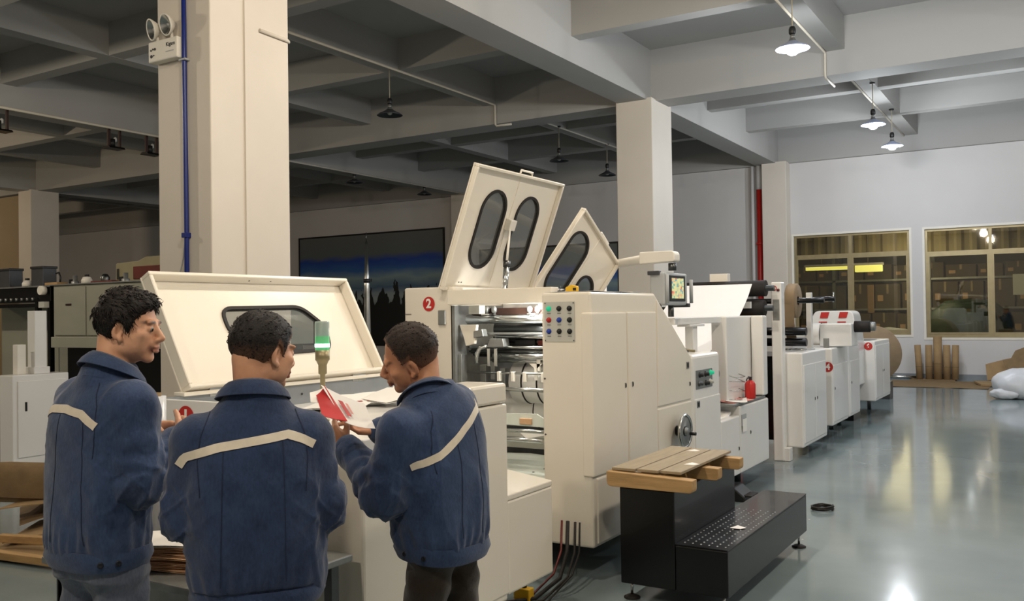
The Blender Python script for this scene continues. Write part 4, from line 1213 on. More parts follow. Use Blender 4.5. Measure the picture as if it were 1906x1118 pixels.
t = thing('half_pallet', 'small wooden pallet lying on top of the black platform', 'pallet', (-1.97, 5.05, 0.63))
for (y, x0, x1) in ((4.56, -2.20, -1.70), (4.98, -2.18, -1.70), (5.38, -2.18, -1.70)):
    MB().prism(round_poly([(x0, 0.632), (x1 - 0.0, 0.632), (x1, 0.70), (x0, 0.715)], [0.03, 0.02, 0.005, 0.005], 3), 'y', y, y + 0.075).build('bearer', 'wood', t, 0.004)
for (x0, x1, y1, k) in ((-2.185, -2.045, 5.50, 0), (-2.036, -1.912, 5.47, 1), (-1.903, -1.785, 5.48, 2)):
    MB().box(x0, x1, 4.60 + 0.01 * k, y1, 0.716, 0.732).build('plank', 'wood_grey', t, 0.003)
for (x, y, s_, lb) in ((-2.02, 5.35, 0.05, 'white paper scrap on the far plank of the pallet'), (-1.86, 4.86, 0.06, 'white paper scrap on the front corner of the pallet'),
                       (-1.66, 5.05, 0.06, 'white paper scrap on the lower platform step')):
    z = 0.733 if x < -1.75 else 0.357
    tag(MB().sheet([[(x + s_ * (0.5 * i) + 0.01 * j, y + s_ * 0.7 * j - 0.01 * i * j, z + 0.006 * ((i * j) % 2)) for i in range(3)] for j in range(3)], 0.001).build('paper_scrap', 'paper_white'), lb, 'paper scrap')

# cable, pedal and bits under the machine
pts = []
for k in range(40):
    a = k * 0.5
    pts.append((-1.68 + (0.075 + 0.012 * math.sin(k)) * math.cos(a), 7.42 + (0.10 + 0.01 * math.cos(k * 1.7)) * math.sin(a), 0.008 + 0.0012 * k * 0.6))
tag(MB().tube(pts, 0.007, 6).build('coiled_cable', 'black_rubber'), 'coiled black cable on the floor beside the platform', 'cable')
t = thing('foot_pedal', 'black foot pedal on the floor behind the platform', 'pedal', (-2.45, 7.55, 0))
MB().prism([(-2.62, 0.0), (-2.3, 0.0), (-2.3, 0.04), (-2.40, 0.12), (-2.6, 0.10)], 'y', 7.4, 7.65).build('pedal_housing', 'black_plastic', t, 0.012)
MB().box(-2.38, -2.25, 7.43, 7.62, 0.04, 0.055).build('pedal_plate', 'black_rubber', t, 0.004)
for k, (dx, r_, m_) in enumerate(((0, 0.012, 'black_rubber'), (0.05, 0.008, 'black_rubber'), (-0.04, 0.007, 'dark_red'), (0.08, 0.006, 'black_rubber'))):
    lb = ['thickest black hose curving below the printing unit', 'thin black hose next to the thickest one below the printing unit', 'dark red hose hanging below the printing unit', 'outermost thin black hose below the printing unit'][k]
    tag(MB().tube([(-2.55 + dx, 4.75, 0.36), (-2.52 + dx, 4.68, 0.2), (-2.50 + dx, 4.55, 0.08 + 0.01 * k), (-2.55 + dx, 4.35, r_), (-2.72 + dx, 4.1, r_), (-2.95 + dx, 4.0, r_)], r_, 8).build('hose', m_), lb, 'hose')
t = thing('yellow_valve', 'small yellow valve block on the floor below the lower panel', 'valve', (-2.6, 4.32, 0))
MB().box(-2.66, -2.56, 4.3, 4.36, 0, 0.07).build('body', 'yellow_plastic', t, 0.006)
MB().cyl((-2.61, 4.33, 0.07), (-2.61, 4.33, 0.10), 0.018, n=10).build('knob', 'black_plastic', t)
tag(MB().box(-1.47, -1.40, 4.72, 4.735, 0, 0.012).build('wood_splinter', 'wood'), 'thin wood splinter on the floor by the platform', 'wood piece')

# ------------------------------------------------------------------ things along the far wall
def paper_tube(x, z1, r_, label, lean=0.0):
    t = thing('cardboard_tube', label, 'tube', (x, 21.7, 0), 'cardboard tubes by the far wall')
    MB().lathe([(r_ * 0.8, 0.03), (r_ * 0.8, 0.0), (r_, 0), (r_, z1), (r_ * 0.8, z1), (r_ * 0.8, z1 - 0.06), (0, z1 - 0.06)], (x, 21.7, 0.03), (lean, 0.05, 1), 20).build('tube_wall', 'cardboard', t)
    MB().lathe([(r_ + 0.001, z1 * 0.35), (r_ + 0.002, z1 * 0.352), (r_ + 0.002, z1 * 0.37), (r_ + 0.001, z1 * 0.372)], (x, 21.7, 0.03), (lean, 0.05, 1), 20).build('tube_seam', 'cardboard_dark', t)


paper_tube(-2.77, 0.75, 0.066, 'leftmost of the five upright cardboard tubes by the wall', -0.05)
paper_tube(-2.58, 0.75, 0.072, 'second upright cardboard tube from the left, before the tallest')
paper_tube(-2.40, 0.94, 0.088, 'tallest and thickest of the upright cardboard tubes')
paper_tube(-2.22, 0.75, 0.072, 'fourth upright cardboard tube, right after the tallest')
paper_tube(-2.06, 0.75, 0.07, 'rightmost of the five upright cardboard tubes', 0.02)
t = thing('kraft_paper_roll', 'big brown kraft paper roll standing behind unit six', 'paper roll', (-2.9, 17.2, 0))
MB().lathe([(0.04, 0), (0.49, 0), (0.5, 0.02), (0.5, 0.40), (0.49, 0.42), (0.04, 0.42)], (-2.93, 16.9, 0.80), (-0.25, 1, 0), 48).build('roll', 'kraft', t)
MB().lathe([(0.04, -0.01), (0.055, -0.01), (0.055, 0.03), (0.04, 0.03)], (-2.93, 16.9, 0.80), (-0.25, 1, 0), 20).build('core', 'cardboard_dark', t)
MB().box(-3.35, -2.65, 16.95, 17.3, 0, 0.305).build('cradle', 'dark_steel', t, 0.01)
tag(MB().cyl((-3.6, 21.72, 0.06), (-2.85, 21.76, 0.06), 0.04, n=14).build('metal_pipe', 'steel'), 'shiny metal pipe lying at the foot of the far wall', 'pipe')
pts = [[(-3.3 + 0.25 * i, 19.7 + 0.45 * j, 0.004 + 0.012 * abs(math.sin(i * 1.3 + j * 2.1))) for i in range(9)] for j in range(5)]
tag(MB().sheet(pts, 0.006).build('cardboard_sheet', 'cardboard_dark'), 'flattened cardboard sheet on the floor before the tubes', 'cardboard')
tag(MB().box(-2.95, -2.05, 21.55, 21.95, 0.0, 0.03).build('base_board', 'cardboard_dark', bev=0.004), 'thin board under the five upright tubes', 'board')
M = frame((-1.55, 20.6, 0.02), (1, 0.25, 0.0), (0.0, 1, 0.02))
tag(MB(M).box(0, 0.9, -0.35, 0.4, 0, 0.04).build('flat_carton', 'cardboard', bev=0.004), 'flat folded carton on the floor behind the white bag', 'carton')
M = frame((-1.42, 21.35, 0.05), (1, 0.05, 0.16), (0.0, 0.5, 0.87))
tag(MB(M).prism([(0, 0), (1.0, 0), (1.0, 0.48), (0.42, 0.44), (0.02, 0.38)], 'z', 0, 0.012).build('leaning_cardboard', 'cardboard'), 'torn cardboard leaning against the far wall under the right window', 'cardboard')
M = frame((-0.98, 21.2, 0.1), (1, 0.1, 0.5), (-0.3, 0.4, 0.87))
tag(MB(M).prism([(0, 0.1), (0.3, 0), (0.7, 0.1), (0.72, 0.5), (0.35, 0.52), (0.2, 0.4), (0.05, 0.45)], 'z', 0, 0.012).build('torn_cardboard', 'cardboard_dark'), 'ragged dark cardboard piece at the right edge under the window', 'cardboard')


def lumpy(center, rad, seed, nu=40, nv=24, amp=0.10, flat=0.0, tail=None):
    rg = np.random.default_rng(seed)
    ph = rg.uniform(0, 6.28, 12); fr_ = rg.integers(2, 7, 12)
    V = []; Fc = []
    for i in range(nv + 1):
        th = math.pi * i / nv
        for j in range(nu):
            p = 2 * math.pi * j / nu
            d = Vector((math.sin(th) * math.cos(p), math.sin(th) * math.sin(p), math.cos(th)))
            r_ = 1 + sum(amp / 4 * math.sin(fr_[k] * p + ph[k] + 3 * d.z * math.cos(ph[k] * 2)) * math.sin(th) for k in range(6)) \
                + sum(amp / 5 * abs(math.sin(fr_[k] * (d.x * 1.3 + d.z) * 1.6 + ph[k])) for k in range(6, 12))
            q = Vector((center[0] + d.x * rad[0] * r_, center[1] + d.y * rad[1] * r_, max(center[2] + d.z * rad[2] * r_, 0.004)))
            if tail is not None:
                q += Vector(tail) * max(0, -d.x) ** 6 * 0.6
            V.append(q)
    for i in range(nv):
        for j in range(nu):
            a = i * nu + j; b = i * nu + (j + 1) % nu
            Fc.append((a, a + nu, b + nu, b))
    return V, Fc


t = thing('plastic_sack', 'white plastic sack slumped on the floor at the right edge', 'sack', (-0.7, 18, 0))
V, Fc = lumpy((-0.62, 18.0, 0.24), (0.46, 0.4, 0.27), 5)
MB().add(V, Fc, True).build('sack_body', 'bag_plastic', t)
V, Fc = lumpy((-0.92, 17.72, 0.09), (0.2, 0.12, 0.085), 9, 28, 16, 0.2)
MB().add(V, Fc, True).build('sack_neck', 'bag_plastic', t)
MB().tube([(-0.84 + 0.07 * math.cos(a), 17.76 + 0.05 * math.sin(a), 0.13 + 0.06 * math.sin(a)) for a in [k * 0.6 for k in range(12)]], 0.008, 6).build('tie', 'paper_white', t)

# ------------------------------------------------------------------ dark pole behind the feeder
t = thing('slim_pole', 'slim silver tapering pole rising behind the feeder cover', 'pole', (-9, 10.46, 0))
MB().tube([(-9, 10.46, 0.0), (-9, 10.46, 1.2), (-9, 10.46, 2.0), (-9, 10.46, 2.72)], [0.06, 0.055, 0.042, 0.02], 14).build('shaft', 'steel', t)
MB().cyl((-9, 10.46, 2.72), (-9, 10.46, 2.86), 0.008, n=8).build('tip', 'dark_steel', t)
MB().cyl((-9, 10.46, 2.10), (-9, 10.46, 2.16), 0.052, n=14).build('ring', 'black_plastic', t)
MB().lathe([(0.22, 0), (0.22, 0.03), (0.07, 0.05), (0, 0.05)], (-9, 10.46, 0), n=20).build('base', 'dark_steel', t)

# ------------------------------------------------------------------ machines at the far left
t = thing('press_machine', 'grey green press cabinet with clutter on top, behind the left worker', 'machine', (-11, 8, 0))
MB().box(-11.45, -8.6, 7.0, 8.9, 1.24, 2.06).build('upper_cabinet', 'machine_grey', t, 0.01)
for (x0, x1) in ((-11.40, -10.72), (-10.70, -10.02), (-10.0, -9.3), (-9.28, -8.64)):
    d = MB().box(x0, x1, 6.98, 7.0, 1.40, 2.03).build('cabinet_door', 'machine_grey', t, 0.006)
    MB().box((x0 + x1) / 2 - 0.08, (x0 + x1) / 2 + 0.04, 6.972, 6.98, 1.79, 1.815).build('door_pull', 'brown_metal', d)
MB().box(-11.45, -8.6, 6.96, 7.0, 1.24, 1.38).build('ledge', 'machine_grey', t, 0.006)
MB().box(-11.3, -8.7, 7.1, 8.8, 0, 1.24).build('dark_base', 'black_metal', t)
MB().box(-10.75, -10.45, 7.05, 7.1, 0.9, 1.15).build('dark_screen', 'black_plastic', t)
MB().box(-11.5, -8.6, 6.97, 8.9, 2.06, 2.075).build('top_plate', 'dull_steel', t)
t = thing('black_feeder_frame', 'black feeder frame with pale inner panels at the left edge', 'machine', (-12.4, 7.4, 0))
MB().box(-13.6, -11.52, 7.0, 8.6, 1.85, 2.05).build('top_box', 'black_metal', t, 0.008)
MB().box(-13.6, -11.5, 6.98, 8.6, 2.05, 2.07).build('top_rail', 'dull_steel', t)
MB().box(-13.6, -11.5, 6.98, 7.05, 1.78, 1.83).build('lower_rail', 'black_metal', t)
for x in (-13.55, -11.85, -11.56):
    MB().box(x - 0.03, x + 0.03, 7.0, 7.06, 0, 1.85).build('frame_post', 'black_metal', t)
MB().box(-13.6, -11.9, 7.5, 7.54, 0, 1.8).build('inner_panel', 'machine_grey', t)
MB().box(-11.83, -11.59, 7.3, 7.34, 0, 1.8).build('inner_panel', 'machine_grey', t)
MB().cyl((-11.6, 6.97, 2.0), (-11.6, 6.90, 2.0), 0.06, n=14).build('hand_knob', 'white_plastic', t)
MB().box(-11.63, -11.5, 6.9, 6.97, 1.77, 1.85).build('grey_block', 'grey_panel', t)
for k in range(9):
    MB().cyl((-12.9 + 0.13 * k, 6.96, 1.87), (-12.9 + 0.13 * k, 6.96, 1.91), 0.018, n=8).build('roller_tip', 'dull_steel', t)
t = thing('white_post', 'white square post standing on the white cabinet at the left', 'post', (-8.98, 5.32, 1.06))
MB().box(-9.05, -8.92, 5.25, 5.38, 1.06, 1.70).build('post', 'white_enamel', t, 0.006)
MB().box(-9.06, -8.90, 5.23, 5.40, 1.06, 1.13).build('post_base', 'white_enamel', t, 0.006)
MB().box(-9.055, -8.97, 5.10, 5.19, 1.06, 1.36).build('short_post', 'white_plastic', t, 0.006)
t = thing('white_cabinet', 'narrow white metal cabinet with dark base left of the workers', 'cabinet', (-8.95, 5.3, 0))
MB().box(-9.08, -8.85, 4.98, 5.57, 0.15, 1.06).build('body', 'white_enamel', t, 0.010)
d = MB().box(-8.85, -8.838, 5.03, 5.53, 0.24, 1.0).build('front_panel', 'white_enamel', t, 0.006)
MB().box(-8.838, -8.832, 5.10, 5.12, 0.70, 0.79).build('slot_handle', 'black_plastic', d)
MB().box(-9.06, -8.88, 5.02, 5.53, 0.0, 0.15).build('plinth', 'black_metal', t)
t = thing('beige_motor_box', 'beige machine box with dark red window on top of the press', 'machine', (-10.8, 8.3, 2.075))
MB().prism(round_poly([(-11.56, 2.08), (-9.9, 2.08), (-9.9, 2.47), (-10.9, 2.47), (-11.05, 2.42), (-11.56, 2.40)], 0.03, 3), 'y', 8.0, 8.6).build('housing', 'machine_beige', t, 0.01)
MB().box(-11.15, -9.9, 7.985, 8.0, 2.16, 2.34).build('red_window', 'dark_red', t, 0.01)
MB().box(-11.52, -11.48, 7.985, 8.0, 2.17, 2.32).build('handle', 'black_plastic', t, 0.005)
# clutter on the far machines
def clutter(nm, x, y, z, kind, label, cat):
    t = thing(nm, label, cat, (x, y, z))
    if kind == 'can':
        MB().lathe([(0, 0), (0.07, 0), (0.07, 0.05), (0.05, 0.09), (0, 0.10)], (x, y, z), n=14).build('body', 'white_plastic', t)
        MB().cyl((x, y, z + 0.1), (x, y, z + 0.125), 0.03, n=10).build('cap', 'black_plastic', t)
    elif kind == 'box':
        MB().box(x - 0.14, x + 0.14, y - 0.1, y + 0.1, z, z + 0.27).build('body', 'lamp_enamel', t, 0.008)
        MB().box(x - 0.15, x + 0.15, y - 0.11, y + 0.11, z + 0.24, z + 0.275).build('lid', 'black_plastic', t, 0.006)
    elif kind == 'lampneck':
        MB().tube([(x, y, z), (x + 0.02, y, z + 0.1), (x - 0.02, y, z + 0.17), (x - 0.08, y, z + 0.16)], 0.012, 8).build('neck', 'black_plastic', t)
        MB().box(x - 0.22, x + 0.06, y - 0.08, y + 0.08, z, z + 0.035).build('base', 'wood', t, 0.005)
    elif kind == 'bolt':
        MB().lathe([(0.05, 0), (0.05, 0.04), (0.03, 0.05), (0.03, 0.12), (0, 0.12)], (x, y, z), n=10).build('body', 'dull_steel', t)
        MB().box(x - 0.09, x - 0.02, y - 0.03, y + 0.03, z, z + 0.07).build('block', 'black_plastic', t)
    elif kind == 'tray':
        MB().box(x - 0.22, x + 0.22, y - 0.12, y + 0.12, z, z + 0.03).build('tray', 'dark_red', t, 0.01)
        MB().lathe([(0.055, 0.03), (0.06, 0.08), (0.03, 0.12), (0, 0.125)], (x - 0.08, y, z), n=12).build('jar', 'dark_steel', t)


clutter('ink_can', -11.02, 7.2, 2.075, 'can', 'white ink can on the grey green press', 'can')
clutter('parts_tray', -10.62, 7.25, 2.075, 'tray', 'dark red parts tray with a jar on the grey green press', 'tray')
clutter('clamp_block', -10.2, 7.2, 2.075, 'bolt', 'small clamp block next to the dark red parts tray', 'clamp')
clutter('clamp_block', -11.28, 7.2, 2.075, 'bolt', 'small clamp block left of the white ink can', 'clamp')
clutter('dark_box', -12.0, 7.2, 2.07, 'box', 'dark grey lidded box on the black feeder frame', 'box')
clutter('dark_box', -12.82, 7.2, 2.07, 'box', 'dark grey lidded box cut by the left picture edge', 'box')
clutter('ink_can', -12.4, 7.2, 2.07, 'can', 'white can between the two dark boxes on the feeder frame', 'can')
clutter('desk_tool', -11.55, 7.15, 2.075, 'lampneck', 'bent neck tool on a wooden block on the press', 'tool')

# ------------------------------------------------------------------ cardboard pile at the lower left
def bent_sheet(M, w_, l_, curl, nm, m_, label, roll_end=0.0, n=14):
    rows = []
    for i in range(n + 1):
        s_ = i / n
        x = w_ * s_
        z = curl * math.sin(math.pi * s_)
        if roll_end and s_ > 0.55:
            a = (s_ - 0.55) / 0.45 * 5.0
            r_ = roll_end * (1 - 0.12 * a / 5)
            x = w_ * 0.55 + r_ * math.sin(a)
            z = curl * math.sin(math.pi * 0.55) + r_ * (1 - math.cos(a))
        rows.append([(x, l_ * j / 4 - l_ / 2, max(z, 0.0) + 0.004) for j in range(5)])
    return tag(MB(M).sheet(rows, 0.006).build(nm, m_), label, 'cardboard')


bx, by = -6.35, 3.75
for k, (dx, dy, z, a, w_, l_, cu, re, m_, lb) in enumerate((
        (0.1, -0.15, 0.0, 15, 1.0, 0.8, 0.03, 0, 'cardboard', 'lowest flat cardboard sheet of the scrap pile at the left'),
        (0.2, 0.0, 0.05, 40, 0.9, 0.7, 0.06, 0, 'cardboard', 'cardboard sheet bent upward in the middle of the scrap pile'),
        (0.0, 0.1, 0.12, 60, 0.9, 0.7, 0.08, 0, 'cardboard_dark', 'darker cardboard sheet under the rolled one in the scrap pile'),
        (-0.1, 0.2, 0.22, 30, 1.1, 0.75, 0.05, 0.13, 'cardboard', 'big cardboard sheet with a rolled end on top of the scrap pile'),
        (0.55, -0.75, 0.0, 10, 0.35, 0.3, 0.03, 0, 'cardboard', 'small cardboard scrap on the floor at the lower left corner'))):
    M = Matrix.Translation((bx + dx - 0.4, by + dy, z)) @ Matrix.Rotation(math.radians(a), 4, 'Z')
    bent_sheet(M, w_, l_, cu, 'cardboard_scrap', m_, lb, re)
rows = []
for k in range(46):
    a_ = k * 0.36; r_ = 0.05 + 0.0055 * k
    for_ = (math.cos(a_) * r_, math.sin(a_) * r_)
    rows.append([(-6.55 + for_[0] * 0.9 + 0.35 * j, 3.95 + for_[0] * 0.55 - 0.55 * 0.0 + 0.12 * j, 0.36 + for_[1] * 0.62) for j in (-1, 0, 1)])
tag(MB().sheet(rows, 0.006).build('rolled_cardboard', 'cardboard_dark'), 'loosely rolled cardboard lying on the scrap pile at the left', 'cardboard')
for k, (y, z, lb) in enumerate(((3.3, 0.02, 'yellowish wooden batten lying in front of the cardboard pile'), (3.45, 0.08, 'wooden batten lying on the cardboard pile'))):
    M = Matrix.Translation((-6.3, y, z)) @ Matrix.Rotation(math.radians(8 + 10 * k), 4, 'Z')
    tag(MB(M).box(0, 0.8, -0.03, 0.03, 0, 0.05).build('wooden_batten', 'wood', bev=0.004), lb, 'batten')

# ------------------------------------------------------------------ low table with paper between two workers
t = thing('low_table', 'low grey metal table with paper stacks between the left and middle workers', 'table', (-2.95, 2.35, 0))
MB().box(-3.5, -2.42, 2.08, 2.71, 0.63, 0.66).build('table_top', 'dull_steel', t, 0.006)
MB().box(-3.45, -2.47, 2.12, 2.16, 0.40, 0.63).build('apron', 'dull_steel', t)
for (x, y) in ((-3.44, 2.14), (-2.48, 2.14), (-3.44, 2.65), (-2.48, 2.65)):
    MB().box(x - 0.02, x + 0.02, y - 0.02, y + 0.02, 0, 0.63).build('leg', 'dark_steel', t)
t = thing('film_roll', 'roll of stretch film standing upright behind the left worker', 'roll', (-3.40, 2.58, 0.66))
MB().lathe([(0.03, 0.0), (0.05, 0.0), (0.05, 0.60), (0.03, 0.60)], (-3.42, 2.55, 0.66), n=22).build('film', 'film_wrap', t)
MB().lathe([(0.024, 0.0), (0.03, 0.0), (0.03, 0.615), (0.024, 0.615), (0.024, 0.5)], (-3.42, 2.55, 0.66), n=18).build('core', 'cardboard_dark', t)
MB().lathe([(0.0505, 0.385), (0.0508, 0.385), (0.0508, 0.42), (0.0505, 0.42)], (-3.42, 2.55, 0.66), n=22).build('red_print', 'badge_red', t)
tag(MB().lathe([(0.028, 0), (0.034, 0), (0.034, 0.45), (0.028, 0.45), (0.028, 0.4)], (-3.38, 2.40, 0.66), n=16).build('kraft_tube', 'cardboard'), 'short kraft tube standing on the low table behind the left worker', 'tube')


def envelope(M, w_, h_, label, red=True, open_=0.0, tint='paper_white', grp='red and white envelopes on the feeder deck'):
    t = thing('envelope', label, 'envelope', tuple(M.translation), grp)
    ORG[t.name] = tuple(M.translation)
    MB(M).sheet([[(-w_ / 2 + w_ * i / 4, -h_ / 2 + h_ * j / 4, 0.004 * math.sin(i * 1.2) + 0.004) for i in range(5)] for j in range(5)], 0.0015).build('back_panel', tint, t)
    f = MB(M).sheet([[(-w_ / 2 + w_ * i / 4, -h_ / 2 + h_ * j / 4, 0.009 + open_ * (j / 4) ** 1.5 + 0.004 * math.sin(i * 1.2)) for i in range(5)] for j in range(5)], 0.0015).build('front_panel', tint, t)
    if red:
        MB(M).box(-w_ * 0.12, w_ * 0.05, -h_ * 0.33, h_ * 0.2, 0.0165, 0.0172).build('red_print', 'paper_red', f)
        MB(M).box(w_ * 0.15, w_ * 0.19, -h_ * 0.3, h_ * 0.1, 0.0165, 0.0172).build('red_print', 'paper_pink', f)
    return t


DZ = 1.108
for k, (x, y, z, a, w_, h_, red, lb) in enumerate((
        (-3.28, 3.55, 0.0, 20, 0.30, 0.24, True, 'envelope at the left end of the heap on the feeder deck'),
        (-3.33, 3.78, 0.012, 55, 0.28, 0.22, True, 'envelope with red print second from the left in the heap'),
        (-3.22, 3.90, 0.03, -15, 0.32, 0.24, False, 'plain white envelope on top of the heap'),
        (-3.35, 4.05, 0.014, 80, 0.30, 0.22, True, 'envelope in the middle of the heap near the hinge'),
        (-3.25, 4.2, 0.03, 35, 0.28, 0.22, True, 'envelope lying right of the plain white one'),
        (-3.3, 4.38, 0.012, 10, 0.30, 0.2, False, 'plain envelope at the right end of the heap'),
        (-3.18, 4.32, 0.045, 60, 0.26, 0.2, True, 'red printed envelope on top at the right end of the heap'),
        (-3.5, 4.25, 0.0, -30, 0.28, 0.22, True, 'envelope half under the heap by the back wall'))):
    M = Matrix.Translation((x, y, DZ + z)) @ Matrix.Rotation(math.radians(a), 4, 'Z') @ Matrix.Rotation(math.radians(4 * ((k % 3) - 1)), 4, 'X')
    envelope(M, w_, h_, lb, red, 0.03)
# stack on the low table
for k in range(9):
    M = Matrix.Translation((-2.93 + 0.012 * ((k * 7) % 5), 2.27 + 0.01 * ((k * 5) % 4), 0.662 + 0.011 * k)) @ Matrix.Rotation(math.radians(25 + 4 * ((k * 3) % 5 - 2)), 4, 'Z')
    pos = ['lowest', 'second', 'third', 'fourth', 'fifth', 'sixth', 'seventh', 'eighth', 'topmost'][k]
    envelope(M, 0.34, 0.24, '%s envelope %s of the tan stack on the low table' % ('white' if k == 8 else 'tan edged', 'counted from below, ' + pos if 0 < k < 8 else pos), False, 0.0,
             'paper_tan' if k < 8 else 'paper_white', 'envelope stack on the low table')
t = thing('handheld_scanner', 'black handheld device lying on the low table', 'device', (-2.62, 2.33, 0.66))
MB().prism(round_poly([(-2.72, 0.662), (-2.52, 0.662), (-2.52, 0.70), (-2.58, 0.745), (-2.68, 0.72)], 0.01, 3), 'y', 2.26, 2.40).build('body', 'black_plastic', t, 0.006)
MB().cyl((-2.86, 2.25, 0.672), (-2.72, 2.31, 0.672), 0.008, n=8).build('stylus', 'dull_steel', t)
M = Matrix.Translation((-2.53, 2.16, 0.663)) @ Matrix.Rotation(math.radians(-35), 4, 'Z')
envelope(M, 0.22, 0.16, 'single white envelope at the front edge of the low table', True, 0.0, 'paper_white', 'envelope stack on the low table')
# ------------------------------------------------------------------ people: implicit surfaces -> one continuous mesh each
class Field:
    def __init__(s, lo, hi, h):
        s.lo = np.array(lo, np.float32); s.h = h
        s.n = np.ceil((np.array(hi) - np.array(lo)) / h).astype(int) + 1
        s.d = np.full(s.n, 0.2, np.float32)
        s.ax = [s.lo[k] + h * np.arange(s.n[k], dtype=np.float32) for k in range(3)]

    def region(s, lo, hi):
        sl = []
        for k in range(3):
            a = max(0, int((lo[k] - s.lo[k]) / s.h)); b = min(s.n[k], int((hi[k] - s.lo[k]) / s.h) + 2)
            sl.append(slice(a, max(a, b)))
        x = s.ax[0][sl[0]][:, None, None]; y = s.ax[1][sl[1]][None, :, None]; z = s.ax[2][sl[2]][None, None, :]
        return tuple(sl), x, y, z

    def put(s, sl, d, k, sub=False):
        a = s.d[sl]
        if a.size == 0:
            return
        if sub:
            d = -d
            hh = np.clip(0.5 - 0.5 * (a - d) / k, 0, 1)
            s.d[sl] = a * (1 - hh) + d * hh + k * hh * (1 - hh)
        elif k <= 0:
            s.d[sl] = np.minimum(a, d)
        else:
            hh = np.clip(0.5 + 0.5 * (d - a) / k, 0, 1)
            s.d[sl] = d * (1 - hh) + a * hh - k * hh * (1 - hh)

    def cone(s, a, b, r0, r1, k=0.01, wrinkle=None, sub=False):
        a = np.array(a, float); b = np.array(b, float)
        m = max(r0, r1) + k + 0.03
        sl, x, y, z = s.region(np.minimum(a, b) - m, np.maximum(a, b) + m)
        ba = b - a; L2 = ba @ ba + 1e-12
        t = ((x - a[0]) * ba[0] + (y - a[1]) * ba[1] + (z - a[2]) * ba[2]) / L2
        t = np.clip(t, 0, 1)
        dx = x - a[0] - t * ba[0]; dy = y - a[1] - t * ba[1]; dz = z - a[2] - t * ba[2]
        q = np.sqrt(dx * dx + dy * dy + dz * dz)
        d = q - (r0 + (r1 - r0) * t)
        if wrinkle:
            A, fr, c, w, ref = wrinkle
            u = np.array(ref, float); u -= ba * (u @ ba) / L2; u /= np.linalg.norm(u) + 1e-9
            cs = (dx * u[0] + dy * u[1] + dz * u[2]) / (q + 1e-6)
            d = d - A * np.exp(-((t - c) / w) ** 2) * np.sin(fr * t * math.sqrt(L2) + 2.2 * cs + 3 * cs * cs)
        s.put(sl, d.astype(np.float32), k, sub)

    def ell(s, c, r, R=None, k=0.01, sub=False):
        c = np.array(c, float); r = np.array(r, float)
        R = np.eye(3) if R is None else np.array(R)
        m = r.max() + k + 0.02
        sl, x, y, z = s.region(c - m, c + m)
        X = x - c[0]; Y = y - c[1]; Z = z - c[2]
        u = [R[0, i] * X + R[1, i] * Y + R[2, i] * Z for i in range(3)]
        k0 = np.sqrt(sum((u[i] / r[i]) ** 2 for i in range(3))) + 1e-6
        k1 = np.sqrt(sum((u[i] / r[i] ** 2) ** 2 for i in range(3))) + 1e-6
        s.put(sl, (k0 * (k0 - 1) / k1).astype(np.float32), k, sub)

    def loft(s, rows, k=0.02, n=2.4, shear=0.0):
        """rows: (z, cx, cy, half width, half depth)"""
        A = np.array(rows, float)
        z0, z1 = A[0, 0], A[-1, 0]
        m = 0.06
        sl, x, y, z = s.region((A[:, 1].min() - A[:, 3].max() - m, A[:, 2].min() - A[:, 4].max() - m, z0 - m),
                               (A[:, 1].max() + A[:, 3].max() + m, A[:, 2].max() + A[:, 4].max() + m, z1 + m))
        zz = z + 0 * x
        if shear:
            zz = z - shear * x * np.clip((z - z0) / (z1 - z0) * 1.6, 0, 1) ** 2
        zz = zz.astype(float)

        def cub(c):
            t = np.interp(zz, A[:, 0], np.arange(len(A)))
            i = np.clip(t.astype(int), 0, len(A) - 2); f = t - i
            g = lambda j: A[np.clip(j, 0, len(A) - 1), c]
            p0, p1, p2, p3 = g(i - 1), g(i), g(i + 1), g(i + 2)
            return (p1 + 0.5 * f * (p2 - p0 + f * (2 * p0 - 5 * p1 + 4 * p2 - p3 + f * (3 * (p1 - p2) + p3 - p0))))
        cx, cy, a, b = (cub(c) for c in (1, 2, 3, 4))
        a = np.maximum(a, 0.01); b = np.maximum(b, 0.01)
        q = (np.abs((x - cx) / a) ** n + np.abs((y - cy) / b) ** n) ** (1 / n)
        d = (q - 1) * np.minimum(a, b) * 0.85
        d = np.maximum(d, np.maximum(z0 - zz, zz - z1))
        s.put(sl, d.astype(np.float32), k)

    def mesh(s):
        """surface nets"""
        d = s.d
        ins = d < 0
        n = s.n
        c = np.zeros(n - 1, np.int8)
        for i in (0, 1):
            for j in (0, 1):
                for k in (0, 1):
                    c += ins[i:n[0] - 1 + i, j:n[1] - 1 + j, k:n[2] - 1 + k]
        act = (c > 0) & (c < 8)
        I = np.argwhere(act)
        idx = np.full(n - 1, -1, np.int64)
        idx[act] = np.arange(len(I))
        acc = np.zeros((len(I), 3)); cnt = np.zeros(len(I))
        corners = [(i, j, k) for i in (0, 1) for j in (0, 1) for k in (0, 1)]
        val = {q: d[I[:, 0] + q[0], I[:, 1] + q[1], I[:, 2] + q[2]].astype(float) for q in corners}
        for q in corners:
            for ax in range(3):
                if q[ax] == 0:
                    p = list(q); p[ax] = 1; p = tuple(p)
                    a, b = val[q], val[p]
                    m = (a < 0) != (b < 0)
                    t = np.where(m, a / np.where(m, a - b, 1), 0)
                    pos = np.tile(np.array(q, float), (len(I), 1)); pos[:, ax] += t
                    acc += pos * m[:, None]; cnt += m
        V = (I + acc / cnt[:, None]) * s.h + s.lo
        Fs = []
